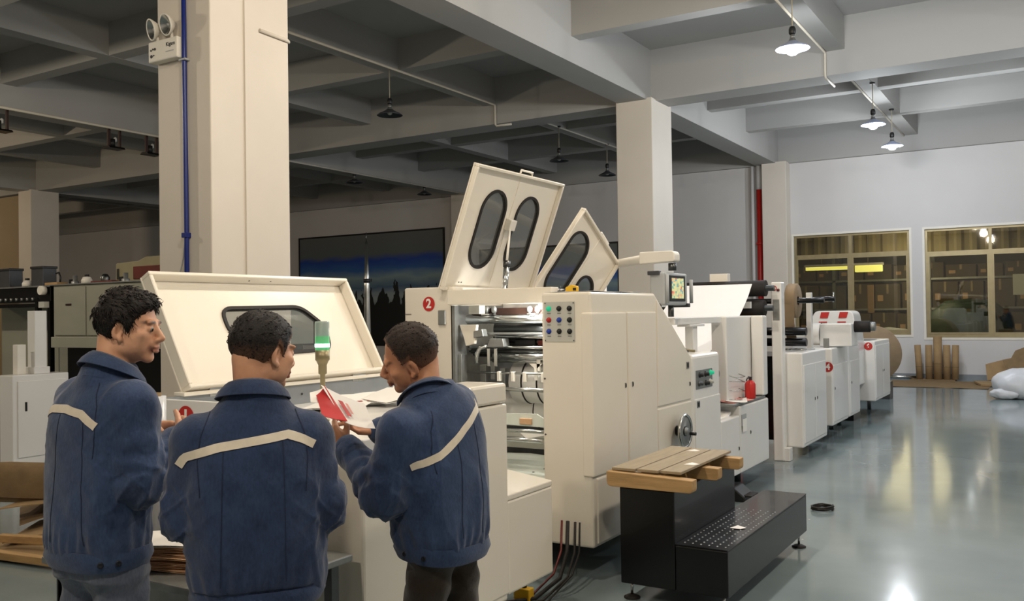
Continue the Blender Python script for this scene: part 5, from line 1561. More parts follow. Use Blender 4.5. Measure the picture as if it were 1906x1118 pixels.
        for ax in range(3):
            b, c_ = (ax + 1) % 3, (ax + 2) % 3
            sl0 = [slice(1, n[k] - 1) for k in range(3)]; sl1 = list(sl0)
            sl0[ax] = slice(0, n[ax] - 1); sl1[ax] = slice(1, n[ax])
            e0 = ins[tuple(sl0)]; e1 = ins[tuple(sl1)]
            for fl, m in ((False, e0 & ~e1), (True, ~e0 & e1)):
                E = np.argwhere(m)
                off = np.array([1, 1, 1]); off[ax] = 0
                E = E + off
                q = []
                for (ob, oc) in ((0, 0), (-1, 0), (-1, -1), (0, -1)):
                    G = E.copy(); G[:, b] += ob; G[:, c_] += oc
                    q.append(idx[G[:, 0], G[:, 1], G[:, 2]])
                q = np.stack(q, 1)
                if fl:
                    q = q[:, ::-1]
                Fs.append(q)
        Fq = np.concatenate(Fs)
        Fq = Fq[(Fq >= 0).all(1)]
        return V, Fq


_perm = np.random.default_rng(3).random((32, 32, 32)).astype(np.float32)


def vnoise(P):
    i = np.floor(P).astype(int); f = P - i
    f = f * f * (3 - 2 * f)
    r = 0
    for a in (0, 1):
        for b in (0, 1):
            for c in (0, 1):
                w_ = (f[:, 0] if a else 1 - f[:, 0]) * (f[:, 1] if b else 1 - f[:, 1]) * (f[:, 2] if c else 1 - f[:, 2])
                r = r + w_ * _perm[(i[:, 0] + a) % 32, (i[:, 1] + b) % 32, (i[:, 2] + c) % 32]
    return r


def vnormals(V, Fq):
    nf = np.cross(V[Fq[:, 2]] - V[Fq[:, 0]], V[Fq[:, 3]] - V[Fq[:, 1]])
    N = np.zeros_like(V)
    for k in range(4):
        np.add.at(N, Fq[:, k], nf)
    return N / (np.linalg.norm(N, axis=1, keepdims=True) + 1e-12)


def relax(V, Fq, it=1, lam=0.5):
    n = len(V)
    e = np.concatenate([Fq[:, [0, 1]], Fq[:, [1, 2]], Fq[:, [2, 3]], Fq[:, [3, 0]]])
    deg = np.bincount(e[:, 0], minlength=n) + np.bincount(e[:, 1], minlength=n)
    for _ in range(it):
        S = np.stack([np.bincount(e[:, 0], V[e[:, 1], c], n) + np.bincount(e[:, 1], V[e[:, 0], c], n) for c in range(3)], 1)
        V = V + lam * (S / np.maximum(deg, 1)[:, None] - V)
    return V


def np_mesh(name, V, Fq, m, parent, attrs=None):
    me = bpy.data.meshes.new(name)
    me.vertices.add(len(V)); me.vertices.foreach_set('co', V.astype(np.float32).ravel())
    me.loops.add(len(Fq) * 4); me.loops.foreach_set('vertex_index', Fq.astype(np.int32).ravel())
    me.polygons.add(len(Fq)); me.polygons.foreach_set('loop_start', np.arange(0, len(Fq) * 4, 4, dtype=np.int32))
    me.polygons.foreach_set('use_smooth', np.ones(len(Fq), bool))
    me.update(calc_edges=True)
    me.materials.append(MATS[m])
    for k, v in (attrs or {}).items():
        at = me.attributes.new(k, 'FLOAT', 'POINT'); at.data.foreach_set('value', v.astype(np.float32))
    o = bpy.data.objects.new(name, me); COL.objects.link(o); o.parent = parent
    ORG[o.name] = (0, 0, 0)
    return o


def cloth_mat(name, rgb, rgb2, weave=900.0, seam=(0, 0, 0)):
    m = bpy.data.materials.new(name); m.use_nodes = True
    nt = m.node_tree; b = nt.nodes['Principled BSDF']
    b.inputs['Roughness'].default_value = 0.85; b.inputs['Sheen Weight'].default_value = 0.25
    b.inputs['Specular IOR Level'].default_value = 0.2
    tc = nt.nodes.new('ShaderNodeTexCoord')
    n = nt.nodes.new('ShaderNodeTexNoise'); n.inputs['Scale'].default_value = 7; n.inputs['Detail'].default_value = 8; n.inputs['Roughness'].default_value = 0.65
    nt.links.new(tc.outputs['Object'], n.inputs['Vector'])
    n3 = nt.nodes.new('ShaderNodeTexNoise'); n3.inputs['Scale'].default_value = 160; n3.inputs['Detail'].default_value = 3
    mp = nt.nodes.new('ShaderNodeMapping'); mp.inputs['Scale'].default_value = (1, 1, 0.35)
    nt.links.new(tc.outputs['Object'], mp.inputs[0]); nt.links.new(mp.outputs[0], n3.inputs['Vector'])
    ad = nt.nodes.new('ShaderNodeMath'); ad.operation = 'MULTIPLY_ADD'; ad.inputs[1].default_value = 0.45
    nt.links.new(n3.outputs['Fac'], ad.inputs[0]); nt.links.new(n.outputs['Fac'], ad.inputs[2])
    r = nt.nodes.new('ShaderNodeValToRGB')
    r.color_ramp.elements[0].position = 0.45; r.color_ramp.elements[0].color = lin(rgb)
    r.color_ramp.elements[1].position = 0.95; r.color_ramp.elements[1].color = lin(rgb2)
    nt.links.new(ad.outputs[0], r.inputs[0]); nt.links.new(r.outputs[0], b.inputs['Base Color'])
    bp = nt.nodes.new('ShaderNodeBump'); bp.inputs['Strength'].default_value = 0.35; bp.inputs['Distance'].default_value = 0.002
    nt.links.new(n3.outputs['Fac'], bp.inputs['Height'])
    bp2 = nt.nodes.new('ShaderNodeBump'); bp2.inputs['Strength'].default_value = 0.5; bp2.inputs['Distance'].default_value = 0.012
    nt.links.new(n.outputs['Fac'], bp2.inputs['Height']); nt.links.new(bp.outputs[0], bp2.inputs['Normal'])
    nt.links.new(bp2.outputs[0], b.inputs['Normal'])
    MATS[name] = m


cloth_mat('denim_jacket', (32, 47, 77), (58, 77, 110))
cloth_mat('denim_dark', (26, 39, 67), (48, 65, 97))
cloth_mat('jeans_grey', (62, 70, 88), (104, 112, 128))
cloth_mat('trouser_brown', (34, 28, 22), (52, 44, 36))
cloth_mat('trouser_black', (18, 18, 20), (34, 34, 38))
mat('denim_seam', (26, 37, 60), 0.9, var=0.2, scale=200)
mat('reflective_tape', (214, 204, 186), 0.45, var=0.06, scale=40)
mat('jacket_button', (18, 20, 32), 0.35, var=0.05)
mat('inner_shirt', (206, 206, 200), 0.8, var=0.05)
mat('shoe_leather', (26, 24, 24), 0.4, var=0.1)
mat('eye_white', (150, 140, 132), 0.2, var=0.02)
mat('iris_dark', (24, 16, 12), 0.15, var=0.02)


def skin_mat(name, rgb, rgb2):
    m = bpy.data.materials.new(name); m.use_nodes = True
    nt = m.node_tree; b = nt.nodes['Principled BSDF']
    b.inputs['Roughness'].default_value = 0.52
    b.inputs['Subsurface Weight'].default_value = 0.12; b.inputs['Subsurface Radius'].default_value = (0.012, 0.005, 0.003)
    tc = nt.nodes.new('ShaderNodeTexCoord')
    n = nt.nodes.new('ShaderNodeTexNoise'); n.inputs['Scale'].default_value = 14; n.inputs['Detail'].default_value = 6
    nt.links.new(tc.outputs['Object'], n.inputs['Vector'])
    r = nt.nodes.new('ShaderNodeValToRGB')
    r.color_ramp.elements[0].position = 0.3; r.color_ramp.elements[0].color = lin(rgb)
    r.color_ramp.elements[1].position = 0.7; r.color_ramp.elements[1].color = lin(rgb2)
    nt.links.new(n.outputs['Fac'], r.inputs[0])
    a = nt.nodes.new('ShaderNodeAttribute'); a.attribute_name = 'lip'
    mx = nt.nodes.new('ShaderNodeMix'); mx.data_type = 'RGBA'; mx.inputs['B'].default_value = lin((150, 84, 74))
    nt.links.new(a.outputs['Fac'], mx.inputs['Factor']); nt.links.new(r.outputs[0], mx.inputs['A'])
    a2 = nt.nodes.new('ShaderNodeAttribute'); a2.attribute_name = 'brow'
    mx2 = nt.nodes.new('ShaderNodeMix'); mx2.data_type = 'RGBA'; mx2.inputs['B'].default_value = lin((34, 26, 22))
    nt.links.new(a2.outputs['Fac'], mx2.inputs['Factor']); nt.links.new(mx.outputs['Result'], mx2.inputs['A'])
    nt.links.new(mx2.outputs['Result'], b.inputs['Base Color'])
    bp = nt.nodes.new('ShaderNodeBump'); bp.inputs['Strength'].default_value = 0.12; bp.inputs['Distance'].default_value = 0.003
    n2 = nt.nodes.new('ShaderNodeTexNoise'); n2.inputs['Scale'].default_value = 220
    nt.links.new(tc.outputs['Object'], n2.inputs['Vector']); nt.links.new(n2.outputs['Fac'], bp.inputs['Height'])
    nt.links.new(bp.outputs[0], b.inputs['Normal'])
    MATS[name] = m


skin_mat('skin_light', (204, 150, 118), (222, 172, 140))
skin_mat('skin_mid', (196, 142, 110), (214, 162, 130))
skin_mat('skin_tan', (178, 124, 92), (198, 144, 110))


def hair_mat(name, rgb, skin):
    m = bpy.data.materials.new(name); m.use_nodes = True
    nt = m.node_tree; b = nt.nodes['Principled BSDF']
    b.inputs['Roughness'].default_value = 0.6; b.inputs['Specular IOR Level'].default_value = 0.3
    tc = nt.nodes.new('ShaderNodeTexCoord')
    n = nt.nodes.new('ShaderNodeTexNoise'); n.inputs['Scale'].default_value = 180; n.inputs['Detail'].default_value = 3
    nt.links.new(tc.outputs['Object'], n.inputs['Vector'])
    a = nt.nodes.new('ShaderNodeAttribute'); a.attribute_name = 'fade'
    ad = nt.nodes.new('ShaderNodeMath'); ad.operation = 'MULTIPLY_ADD'; ad.inputs[1].default_value = 0.5; ad.inputs[2].default_value = -0.25
    nt.links.new(n.outputs['Fac'], ad.inputs[0])
    mu = nt.nodes.new('ShaderNodeMath'); mu.operation = 'MULTIPLY_ADD'; mu.inputs[1].default_value = 1.15; mu.use_clamp = True
    nt.links.new(a.outputs['Fac'], mu.inputs[0]); nt.links.new(ad.outputs[0], mu.inputs[2])
    mx = nt.nodes.new('ShaderNodeMix'); mx.data_type = 'RGBA'
    mx.inputs['A'].default_value = lin(rgb); mx.inputs['B'].default_value = lin(skin)
    nt.links.new(mu.outputs[0], mx.inputs['Factor']); nt.links.new(mx.outputs['Result'], b.inputs['Base Color'])
    bp = nt.nodes.new('ShaderNodeBump'); bp.inputs['Strength'].default_value = 0.6; bp.inputs['Distance'].default_value = 0.004
    nt.links.new(n.outputs['Fac'], bp.inputs['Height']); nt.links.new(bp.outputs[0], b.inputs['Normal'])
    MATS[name] = m


hair_mat('hair_black', (9, 8, 8), (150, 108, 84))
hair_mat('hair_fade', (11, 9, 9), (122, 88, 68))
hair_mat('hair_brown', (36, 27, 22), (140, 98, 74))


def rot3(yaw, pitch, roll):
    """head matrix: yaw about z (left +), pitch up +, roll to own right +"""
    return np.array(Matrix.Rotation(yaw, 3, 'Z') @ Matrix.Rotation(pitch, 3, 'X') @ Matrix.Rotation(roll, 3, 'Y'))


FING = [(-0.030, 0.078, 0.060), (-0.010, 0.088, 0.076), (0.011, 0.092, 0.083), (0.031, 0.086, 0.074)]   # little .. index


def hand(f, w, d, n, side, curls, thumb):
    """w wrist, d finger direction, n direction the palm faces; side +1 right hand, -1 left hand"""
    d = np.array(d, float); d /= np.linalg.norm(d)
    n = np.array(n, float); n -= d * (n @ d); n /= np.linalg.norm(n)
    x = np.cross(d, n) * side
    w = np.array(w, float)
    P = lambda a, b, c: w + x * a + d * b + n * c
    R = np.stack([x, d, n], 1)
    f.ell(P(0, 0.045, 0.0), (0.041, 0.050, 0.0165), R, 0.010)
    f.ell(P(0.022, 0.030, 0.010), (0.017, 0.030, 0.014), R, 0.012)
    for (kx, ky, ln), cu in zip(FING, curls):
        f.cone(P(kx * 0.55, 0.012, 0), P(kx, ky, -0.001), 0.013, 0.0105, 0.010)
        p = P(kx, ky, -0.001); a = cu * 0.75
        r0 = 0.0098 if ln > 0.065 else 0.0086
        for s_, (fr, inc) in enumerate(((0.45, 0.0), (0.31, cu * 0.9), (0.24, cu * 0.6))):
            a += inc
            dr = d * math.cos(a) + n * math.sin(a) + x * kx * 1.2 * (1 if s_ == 0 else 0.6)
            dr /= np.linalg.norm(dr)
            q = p + dr * ln * fr * 1.12
            f.cone(p, q, r0 - 0.0007 * s_, r0 - 0.0007 * (s_ + 1), 0.0025)
            p = q
    p = P(0.026, 0.022, 0.006)
    u = x * thumb[0] + d * thumb[1] + n * thumb[2]
    u /= np.linalg.norm(u)
    u2 = u * 0.75 + d * 0.35 + n * 0.25 * thumb[3]; u2 /= np.linalg.norm(u2)
    q = p + u * 0.046
    f.cone(p, q, 0.0150, 0.0115, 0.006)
    q2 = q + u2 * 0.033
    f.cone(q, q2, 0.0112, 0.0098, 0.003)
    u3 = u2 * 0.8 + n * 0.3 * thumb[3] + d * 0.3; u3 /= np.linalg.norm(u3)
    f.cone(q2, q2 + u3 * 0.024, 0.0100, 0.0080, 0.003)


def person(label, loc, rot, S, pose, hairstyle, skin, trousers, denim='denim_jacket', seed=1):
    t = thing('person', label, 'person', (loc[0], loc[1], 0))
    t.rotation_euler = (0, 0, rot); t.scale = (S, S, S)
    ORG[t.name] = (0, 0, 0)
    HC = np.array(pose['head']); HR = rot3(*pose['head_rot'])
    HS = pose.get('head_scale', 1.0) * np.array((1.0, 0.92, 1.0))
    hp = lambda a, b, c: HC + HR @ np.array([a, b, c]) * HS
    nb = np.array(pose['neck_base'])
    arms = pose['arms']
    # ---- body
    reach = np.array([a[k] for a in arms for k in ('sh', 'el', 'wr')] + [a['wr'] + np.array(a['d']) / np.linalg.norm(a['d']) * 0.2 for a in arms])
    lo = np.minimum(reach.min(0) - 0.06, (-0.24, -0.2, -0.0)); hi = np.maximum(reach.max(0) + 0.06, (0.24, 0.24, HC[2] + 0.15))
    lo[1] = min(lo[1], HC[1] - 0.15); hi[1] = max(hi[1], HC[1] + 0.15)
    lo[2] = -0.01
    f = Field(lo, hi, 0.0048)
    # trunk and legs
    hip = np.array(pose['hip'])
    f.loft([(hip[2] - 0.06, hip[0], hip[1], 0.13, 0.09), (hip[2] + 0.08, hip[0], hip[1], 0.135, 0.09), (1.18, (hip[0] + nb[0]) / 2, (hip[1] + nb[1]) / 2, 0.135, 0.09), (nb[2] - 0.12, nb[0], nb[1] - 0.01, 0.125, 0.075), (nb[2] - 0.05, nb[0], nb[1], 0.07, 0.05)], 0.02)
    for sd, kn, an in pose['legs']:
        kn = np.array(kn); an = np.array(an); hj = hip + np.array((0.085 * sd, 0, -0.05))
        f.cone(hj, kn, 0.072, 0.052, 0.03); f.cone(kn, an, 0.050, 0.035, 0.02)
        f.cone(an + (0, -0.03, -0.035), an + (0, 0.14, -0.05), 0.032, 0.026, 0.02)
    for a in arms:
        f.cone(nb + (0, 0.01, -0.11), a['sh'], 0.045, 0.045, 0.02); f.cone(a['sh'], a['el'], 0.048, 0.040, 0.02); f.cone(a['el'], a['wr'], 0.041, 0.027, 0.015)
        hand(f, a['wr'], a['d'], a['n'], a['side'], a.get('curl', (0.5, 0.45, 0.4, 0.35)), a.get('thumb', (0.8, 0.6, 0.3, 1.0)))
    # neck
    f.cone(nb + (0, 0.01, -0.07), hp(0, -0.026, -0.075), 0.052, 0.050, 0.025)
    f.cone(nb + (0, 0.0, -0.02), hp(0, -0.050, -0.03), 0.048, 0.052, 0.025)
    # head
    E = lambda c, r, k=0.012, sub=False: f.ell(hp(*c), np.array(r) * HS, HR, k, sub)
    E((0, -0.014, 0.030), (0.076, 0.098, 0.088), 0.02)
    E((0, 0.028, -0.022), (0.064, 0.066, 0.082), 0.02)
    E((0, 0.030, -0.070), (0.055, 0.052, 0.040), 0.018)
    E((0, 0.070, -0.096), (0.024, 0.020, 0.019), 0.014)
    for sd in (-1, 1):
        E((0.046 * sd, -0.005, -0.060), (0.018, 0.032, 0.026), 0.018)
        E((0.045 * sd, 0.060, -0.020), (0.022, 0.022, 0.018), 0.014)
        E((0.042 * sd, 0.040, -0.045), (0.020, 0.032, 0.032), 0.02)
        E((0.027 * sd, 0.083, 0.020), (0.026, 0.012, 0.009), 0.010)
        E((0.031 * sd, 0.103, 0.000), (0.017, 0.013, 0.012), 0.008, True)
        E((0.031 * sd, 0.078, 0.000), (0.0165, 0.0145, 0.0135), 0.004)
    f.cone(hp(0, 0.088, 0.008), hp(0, 0.112, -0.030), 0.0085, 0.0125, 0.010)
    for sd in (-1, 1):
        E((0.012 * sd, 0.102, -0.036), (0.009, 0.012, 0.0085), 0.006)
    E((0, 0.090, -0.052), (0.024, 0.014, 0.016), 0.012)
    E((0, 0.0985, -0.0605), (0.021, 0.0085, 0.0062), 0.004)
    E((0, 0.0965, -0.0735), (0.0185, 0.0095, 0.0070), 0.004)
    E((0, 0.108, -0.0668), (0.022, 0.006, 0.0016), 0.003, True)
    for sd in (-1, 1):
        ER = HR @ np.array(Matrix.Rotation(0.35 * sd, 3, 'Z') @ Matrix.Rotation(-0.15, 3, 'X'))
        f.ell(hp(0.078 * sd, -0.010, -0.010), np.array((0.0095, 0.0195, 0.034)) * HS, ER, 0.004)
        f.ell(hp(0.083 * sd, -0.004, -0.012), np.array((0.0075, 0.010, 0.020)) * HS, ER, 0.003, True)
        f.ell(hp(0.076 * sd, 0.000, -0.040), np.array((0.007, 0.009, 0.011)) * HS, ER, 0.004)
    V, Fq = f.mesh()
    del f
    V = relax(V, Fq, 1, 0.3)
    q = (V - HC) @ HR / HS
    lip = np.exp(-(((q[:, 0]) / 0.022) ** 4 + ((q[:, 2] + 0.067) / 0.0125) ** 4)) * (q[:, 1] > 0.085)
    brow = np.exp(-(((np.abs(q[:, 0]) - 0.030) / 0.021) ** 4 + ((q[:, 2] - 0.0215 + 0.10 * np.maximum(np.abs(q[:, 0]) - 0.035, 0)) / 0.0052) ** 4)) * (q[:, 1] > 0.05)
    np_mesh('body', V, Fq, skin, t, {'lip': lip * 0.75, 'brow': brow * 0.9})
    for sd in (-1, 1):
        e = hp(0.031 * sd, 0.0812, -0.001)
        g = HR @ np.array([0.05 * sd, 1, pose.get('gaze', -0.1)])
        eo = MB().lathe([(0.0118 * math.sin(a), -0.0118 * math.cos(a)) for a in [math.pi * k / 10 for k in range(11)]], e, g, 14).build('eye', 'eye_white', t, origin=(0, 0, 0))
        MB().lathe([(0.0062, 0.0103), (0.0055, 0.0112), (0, 0.0122)], e, g, 14).build('iris', 'iris_dark', eo, origin=(0, 0, 0))
    # ---- hair
    hs = hairstyle
    f = Field(HC - 0.17, HC + 0.17, 0.0045)
    sl, x, y, z = f.region(HC - 0.17, HC + 0.17)
    X = [(HR[0, i] * (x - HC[0]) + HR[1, i] * (y - HC[1]) + HR[2, i] * (z - HC[2])) / HS[i] for i in range(3)]
    c0 = np.array((0, -0.014, 0.030)); r0 = np.array((0.076, 0.098, 0.088))
    U = [(X[i] - c0[i]) for i in range(3)]
    k0 = np.sqrt(sum((U[i] / r0[i]) ** 2 for i in range(3))) + 1e-6
    k1 = np.sqrt(sum((U[i] / r0[i] ** 2) ** 2 for i in range(3))) + 1e-6
    dc = k0 * (k0 - 1) / k1
    up = np.clip((X[2] - hs['fade_lo']) / (hs['fade_hi'] - hs['fade_lo']), 0, 1)
    thick = hs['thin'] + (hs['thick'] - hs['thin']) * up
    if hs.get('front'):
        thick = thick + hs['front'] * np.exp(-((X[1] - 0.085) / 0.03) ** 2) * np.clip((X[2] - 0.05) / 0.03, 0, 1)
    yl = [-0.14, -0.09, -0.055, -0.035, -0.008, 0.012, 0.028, 0.040, 0.058, 0.075, 0.09, 0.13]
    zl = np.interp(X[1], yl, hs['line'])
    d = np.maximum(dc - thick, (zl - X[2]) * 0.6)
    f.d[sl] = np.broadcast_to(d, f.d[sl].shape)
    V, Fq = f.mesh()
    V = relax(V, Fq, 2, 0.5)
    N = vnormals(V, Fq)
    q = (V - HC) @ HR / HS
    upv_ = np.clip((q[:, 2] - hs['fade_lo']) / (hs['fade_hi'] - hs['fade_lo']), 0, 1)
    V = V + N * ((vnoise(q * np.array((95, 22, 26)) + seed * 7) - 0.5) * hs['rough'] * (0.3 + 0.7 * upv_))[:, None]
    fade = (1 - upv_) ** 1.2 * hs['fade']
    edge = np.clip(1 - (q[:, 2] - np.interp(q[:, 1], yl, hs['line'])) / 0.02, 0, 1) * hs.get('edge', 0.5)
    ho = np_mesh('hair', V, Fq, hs['mat'], t, {'fade': np.maximum(fade, edge)})
    # strands give the hair its broken outline
    rg = np.random.default_rng(seed)
    sel = rg.choice(len(V), hs['strands'], p=(0.05 + upv_) / (0.05 + upv_).sum())
    mb = MB()
    vs_, fs_ = [], []
    for s_ in sel:
        p = V[s_]; n_ = N[s_]; qq = q[s_]
        flow = HR @ np.array(hs['flow'](qq))
        flow = flow + rg.normal(0, hs.get('mess', 0.3), 3); flow = flow - n_ * (flow @ n_); flow /= np.linalg.norm(flow) + 1e-9
        dr = n_ * hs['lift'] + flow; dr /= np.linalg.norm(dr)
        ln = hs['len'] * (0.5 + 0.8 * rg.random()) * (0.35 + 0.65 * upv_[s_])
        sd_ = np.cross(dr, n_ + 0.01); sd_ /= np.linalg.norm(sd_) + 1e-9
        ot = np.cross(sd_, dr)
        w_ = 0.0022
        mid = p + dr * ln * 0.55 + n_ * ln * 0.08; tip = p + dr * ln - np.array((0, 0, 1)) * ln * 0.05
        b0 = p - n_ * 0.003
        o_ = len(vs_)
        for c, ww in ((b0, w_), (mid, w_ * 0.8)):
            vs_ += [c + sd_ * ww, c - sd_ * ww * 0.5 + ot * ww * 0.8, c - sd_ * ww * 0.5 - ot * ww * 0.8]
        vs_.append(tip)
        for k in range(3):
            j = (k + 1) % 3
            fs_ += [(o_ + k, o_ + j, o_ + 3 + j, o_ + 3 + k), (o_ + 3 + k, o_ + 3 + j, o_ + 6)]
    mb.add(vs_, fs_, True)
    so = mb.build('hair_strands', hs['mat'], ho, origin=(0, 0, 0)); so['kind'] = 'stuff'
    # ---- trousers
    f = Field((lo[0], -0.3, 0.0), (hi[0], 0.35, 1.05), 0.0085)
    f.loft([(hip[2] - 0.12, hip[0], hip[1], 0.155, 0.118), (hip[2] - 0.04, hip[0], hip[1] - 0.01, 0.160, 0.118), (hip[2] + 0.04, hip[0], hip[1], 0.145, 0.100), (hip[2] + 0.10, hip[0], hip[1], 0.13, 0.09)], 0.03)
    for sd, kn, an in pose['legs']:
        kn = np.array(kn); an = np.array(an); hj = hip + np.array((0.072 * sd, 0, -0.10))
        f.cone(hj, kn, 0.086, 0.076, 0.035, (0.006, 55, 0.1, 0.5, (0, 1, 0)))
        f.cone(kn, an + (0, 0, -0.02), 0.077, 0.066, 0.03, (0.007, 60, 0.9, 0.35, (0, 1, 0)))
    V, Fq = f.mesh(); N = vnormals(V, Fq)
    V = V + N * ((1 - np.abs(2 * vnoise(V * np.array((16, 16, 5)) + seed) - 1)) * 0.010 - 0.005)[:, None]
    np_mesh('trousers', relax(V, Fq, 1), Fq, trousers, t)
    for sd, kn, an in pose['legs']:
        an = np.array(an)
        f = Field(an + (-0.08, -0.12, -0.09), an + (0.08, 0.24, 0.06), 0.008)
        f.cone(an + (0, -0.035, -0.035), an + (0, 0.03, -0.03), 0.042, 0.044, 0.02); f.cone(an + (0, 0.03, -0.035), an + (0, 0.15, -0.045), 0.044, 0.036, 0.02)
        f.d = np.maximum(f.d, -(f.ax[2][None, None, :] - 0.004))
        V, Fq = f.mesh()
        np_mesh('shoe', relax(V, Fq, 1), Fq, 'shoe_leather', t)
    # ---- jacket
    jl, jh = np.array(lo) - 0.06, np.array(hi) + 0.04
    jl[2] = pose['torso'][0][0] - 0.05; jh[2] = nb[2] + 0.14
    f = Field(jl, jh, 0.0068)
    f.loft(pose['torso'], 0.03, 2.5, pose.get('shear', 0.0))
    f.cone(nb + (0, -0.01, -0.10), nb + (0, 0.0, -0.01), 0.095, 0.080, 0.03)
    for a in arms:
        r_ = a.get('r', (0.084, 0.078, 0.060))
        ref = np.array(a['wr']) - np.array(a['sh'])
        f.ell(a['sh'], (r_[0] + 0.001,) * 3, None, 0.035)
        f.cone(a['sh'], a['el'], r_[0], r_[1], 0.028, (0.0055, 75, 0.85, 0.38, ref))
        f.cone(a['el'], np.array(a['wr']) * 0.94 + np.array(a['el']) * 0.06, r_[1], r_[2], 0.02, (0.0075, 85, 0.15, 0.45, -ref))
    V, Fq = f.mesh()
    V = relax(V, Fq, 1)
    N = vnormals(V, Fq)
    zrel = np.clip((V[:, 2] - pose['torso'][0][0]) / 0.5, 0, 1)
    ridge = lambda P: 1 - np.abs(2 * vnoise(P) - 1)
    warp = np.stack([vnoise(V * 4 + 3), vnoise(V * 4 + 17), vnoise(V * 4 + 29)], 1) * 0.9
    n1 = vnoise(V * np.array((8, 8, 1.8)) + warp + seed * 3.1) - 0.5
    n2 = vnoise((V @ np.array(((0.8, 0, 0.6), (0, 1, 0), (-0.6, 0, 0.8)))) * np.array((17, 17, 4.5)) + warp * 2 + seed * 5.3) - 0.5
    n3 = vnoise((V @ np.array(((0.8, 0, -0.6), (0, 1, 0), (0.6, 0, 0.8)))) * np.array((20, 20, 5)) + warp * 2 + seed * 8.3) - 0.5
    # gathers just above the hem band
    ang = np.arctan2(V[:, 0] - pose['torso'][0][1], V[:, 1] - pose['torso'][0][2])
    gath = np.sin(ang * 24 + 3 * vnoise(V * 5) * 3) * np.exp(-((V[:, 2] - pose['torso'][0][0] - 0.06) / 0.05) ** 2)
    crease = ridge(V * np.array((9, 9, 1.1)) + warp * 1.2 + seed * 2.7) ** 5
    near = np.zeros(len(V))
    for a in arms:
        near = np.maximum(near, np.exp(-(np.linalg.norm(V - a['el'], axis=1) / 0.13) ** 2))
        near = np.maximum(near, 0.8 * np.exp(-(np.linalg.norm(V - (np.array(a['sh']) + (-0.03 * a['side'], 0, -0.11)), axis=1) / 0.10) ** 2))
    dia = ridge((V @ np.array(((0.7, 0, 0.7), (0, 1, 0), (-0.7, 0, 0.7)))) * np.array((26, 22, 7)) + warp * 2 + seed * 1.9) ** 4
    dia2 = ridge((V @ np.array(((0.7, 0, -0.7), (0, 1, 0), (0.7, 0, 0.7)))) * np.array((24, 22, 7)) + warp * 2 + seed * 4.9) ** 4
    V = V + N * (n1 * 0.020 * (1.1 - 0.5 * zrel) + n2 * 0.008 + n3 * 0.007 + gath * 0.003 + crease * 0.009 * (1.15 - 0.7 * zrel) + near * (dia * 0.014 + dia2 * 0.010))[:, None]
    jo = np_mesh('jacket', V, Fq, denim, t)
    bvh = BVHTree.FromPolygons([tuple(v) for v in V], [tuple(int(i) for i in q_) for q_ in Fq])

    def snap(p, dr, off=0.0015):
        h = bvh.ray_cast(Vector(p), Vector(dr).normalized(), 1.0)
        if h[0] is None:
            h = bvh.find_nearest(Vector(p))
        return h[0] + h[1] * off
    # reflective stripes
    for st in pose['stripes']:
        pl = [Vector(p) for p in st['pts']]
        dr = Vector(st['dir'])
        rows = []
        n_ = 34
        L_ = [0]
        for k in range(1, len(pl)):
            L_.append(L_[-1] + (pl[k] - pl[k - 1]).length)
        cen = []
        for k in range(n_ + 1):
            s_ = L_[-1] * k / n_
            j = max(i for i in range(len(L_)) if L_[i] <= s_ + 1e-9); j = min(j, len(pl) - 2)
            cen.append(pl[j].lerp(pl[j + 1], (s_ - L_[j]) / (L_[j + 1] - L_[j])))
        for k in range(n_ + 1):
            tg = (cen[min(k + 1, n_)] - cen[max(k - 1, 0)]).normalized()
            sdv = tg.cross(dr).normalized()
            hw = st.get('hw', 0.0125)
            rows.append([snap(cen[k] + sdv * (hw * w_) - dr * 0.4, dr) for w_ in (-1, -0.33, 0.33, 1)])
        MB().sheet(rows, 0.0012).build('reflective_stripe', 'reflective_tape', jo, origin=(0, 0, 0))
    for st in pose.get('seams', ()):
        pl = [Vector(p) for p in st]
        rows = []
        for k in range(25):
            u = k / 24 * (len(pl) - 1); j = min(int(u), len(pl) - 2)
            c = pl[j].lerp(pl[j + 1], u - j); tg = (pl[j + 1] - pl[j]).normalized(); sdv = tg.cross(Vector((0, 1, 0))).normalized()
            rows.append([snap(c + sdv * w_ - Vector((0, 0.4, 0)), (0, 1, 0), 0.0005) for w_ in (-0.0012, 0.0012)])
        MB().sheet(rows, 0.0012).build('seam', 'denim_seam', jo, origin=(0, 0, 0))
    # hem band
    z0, cx, cy, a_, b_ = pose['torso'][0]
    hb = pose.get('hem_h', 0.055)
    rows = []
    for (dz, gr) in ((-0.02, -0.004), (-0.02 + hb * 0.5, 0.009), (hb - 0.02, 0.002)):
        rows.append([])
        for k in range(65):
            an = 2 * math.pi * k / 64
            ca, sa = math.cos(an), math.sin(an)
            px = abs(ca) ** (2 / 2.5) * math.copysign(1, ca) * (a_ + gr); py = abs(sa) ** (2 / 2.5) * math.copysign(1, sa) * (b_ + gr)
            rows[-1].append((cx + px, cy + py, z0 + dz + pose.get('hem_tilt', 0) * (cy + py)))
    MB().sheet([list(r) for r in zip(*rows)], 0.006).build('hem_band', denim, jo, origin=(0, 0, 0))
    for an in pose.get('buttons', ()):
        ca, sa = math.cos(an), math.sin(an)
        px = abs(ca) ** (2 / 2.5) * math.copysign(1, ca) * (a_ + 0.012); py = abs(sa) ** (2 / 2.5) * math.copysign(1, sa) * (b_ + 0.012)
        MB().lathe([(0.0095, 0), (0.0095, 0.004), (0.006, 0.005), (0.004, 0.003), (0, 0.003)], (cx + px, cy + py, z0 + 0.008 + pose.get('hem_tilt', 0) * (cy + py)), (ca, sa, 0), 14).build('button', 'jacket_button', jo, origin=(0, 0, 0))
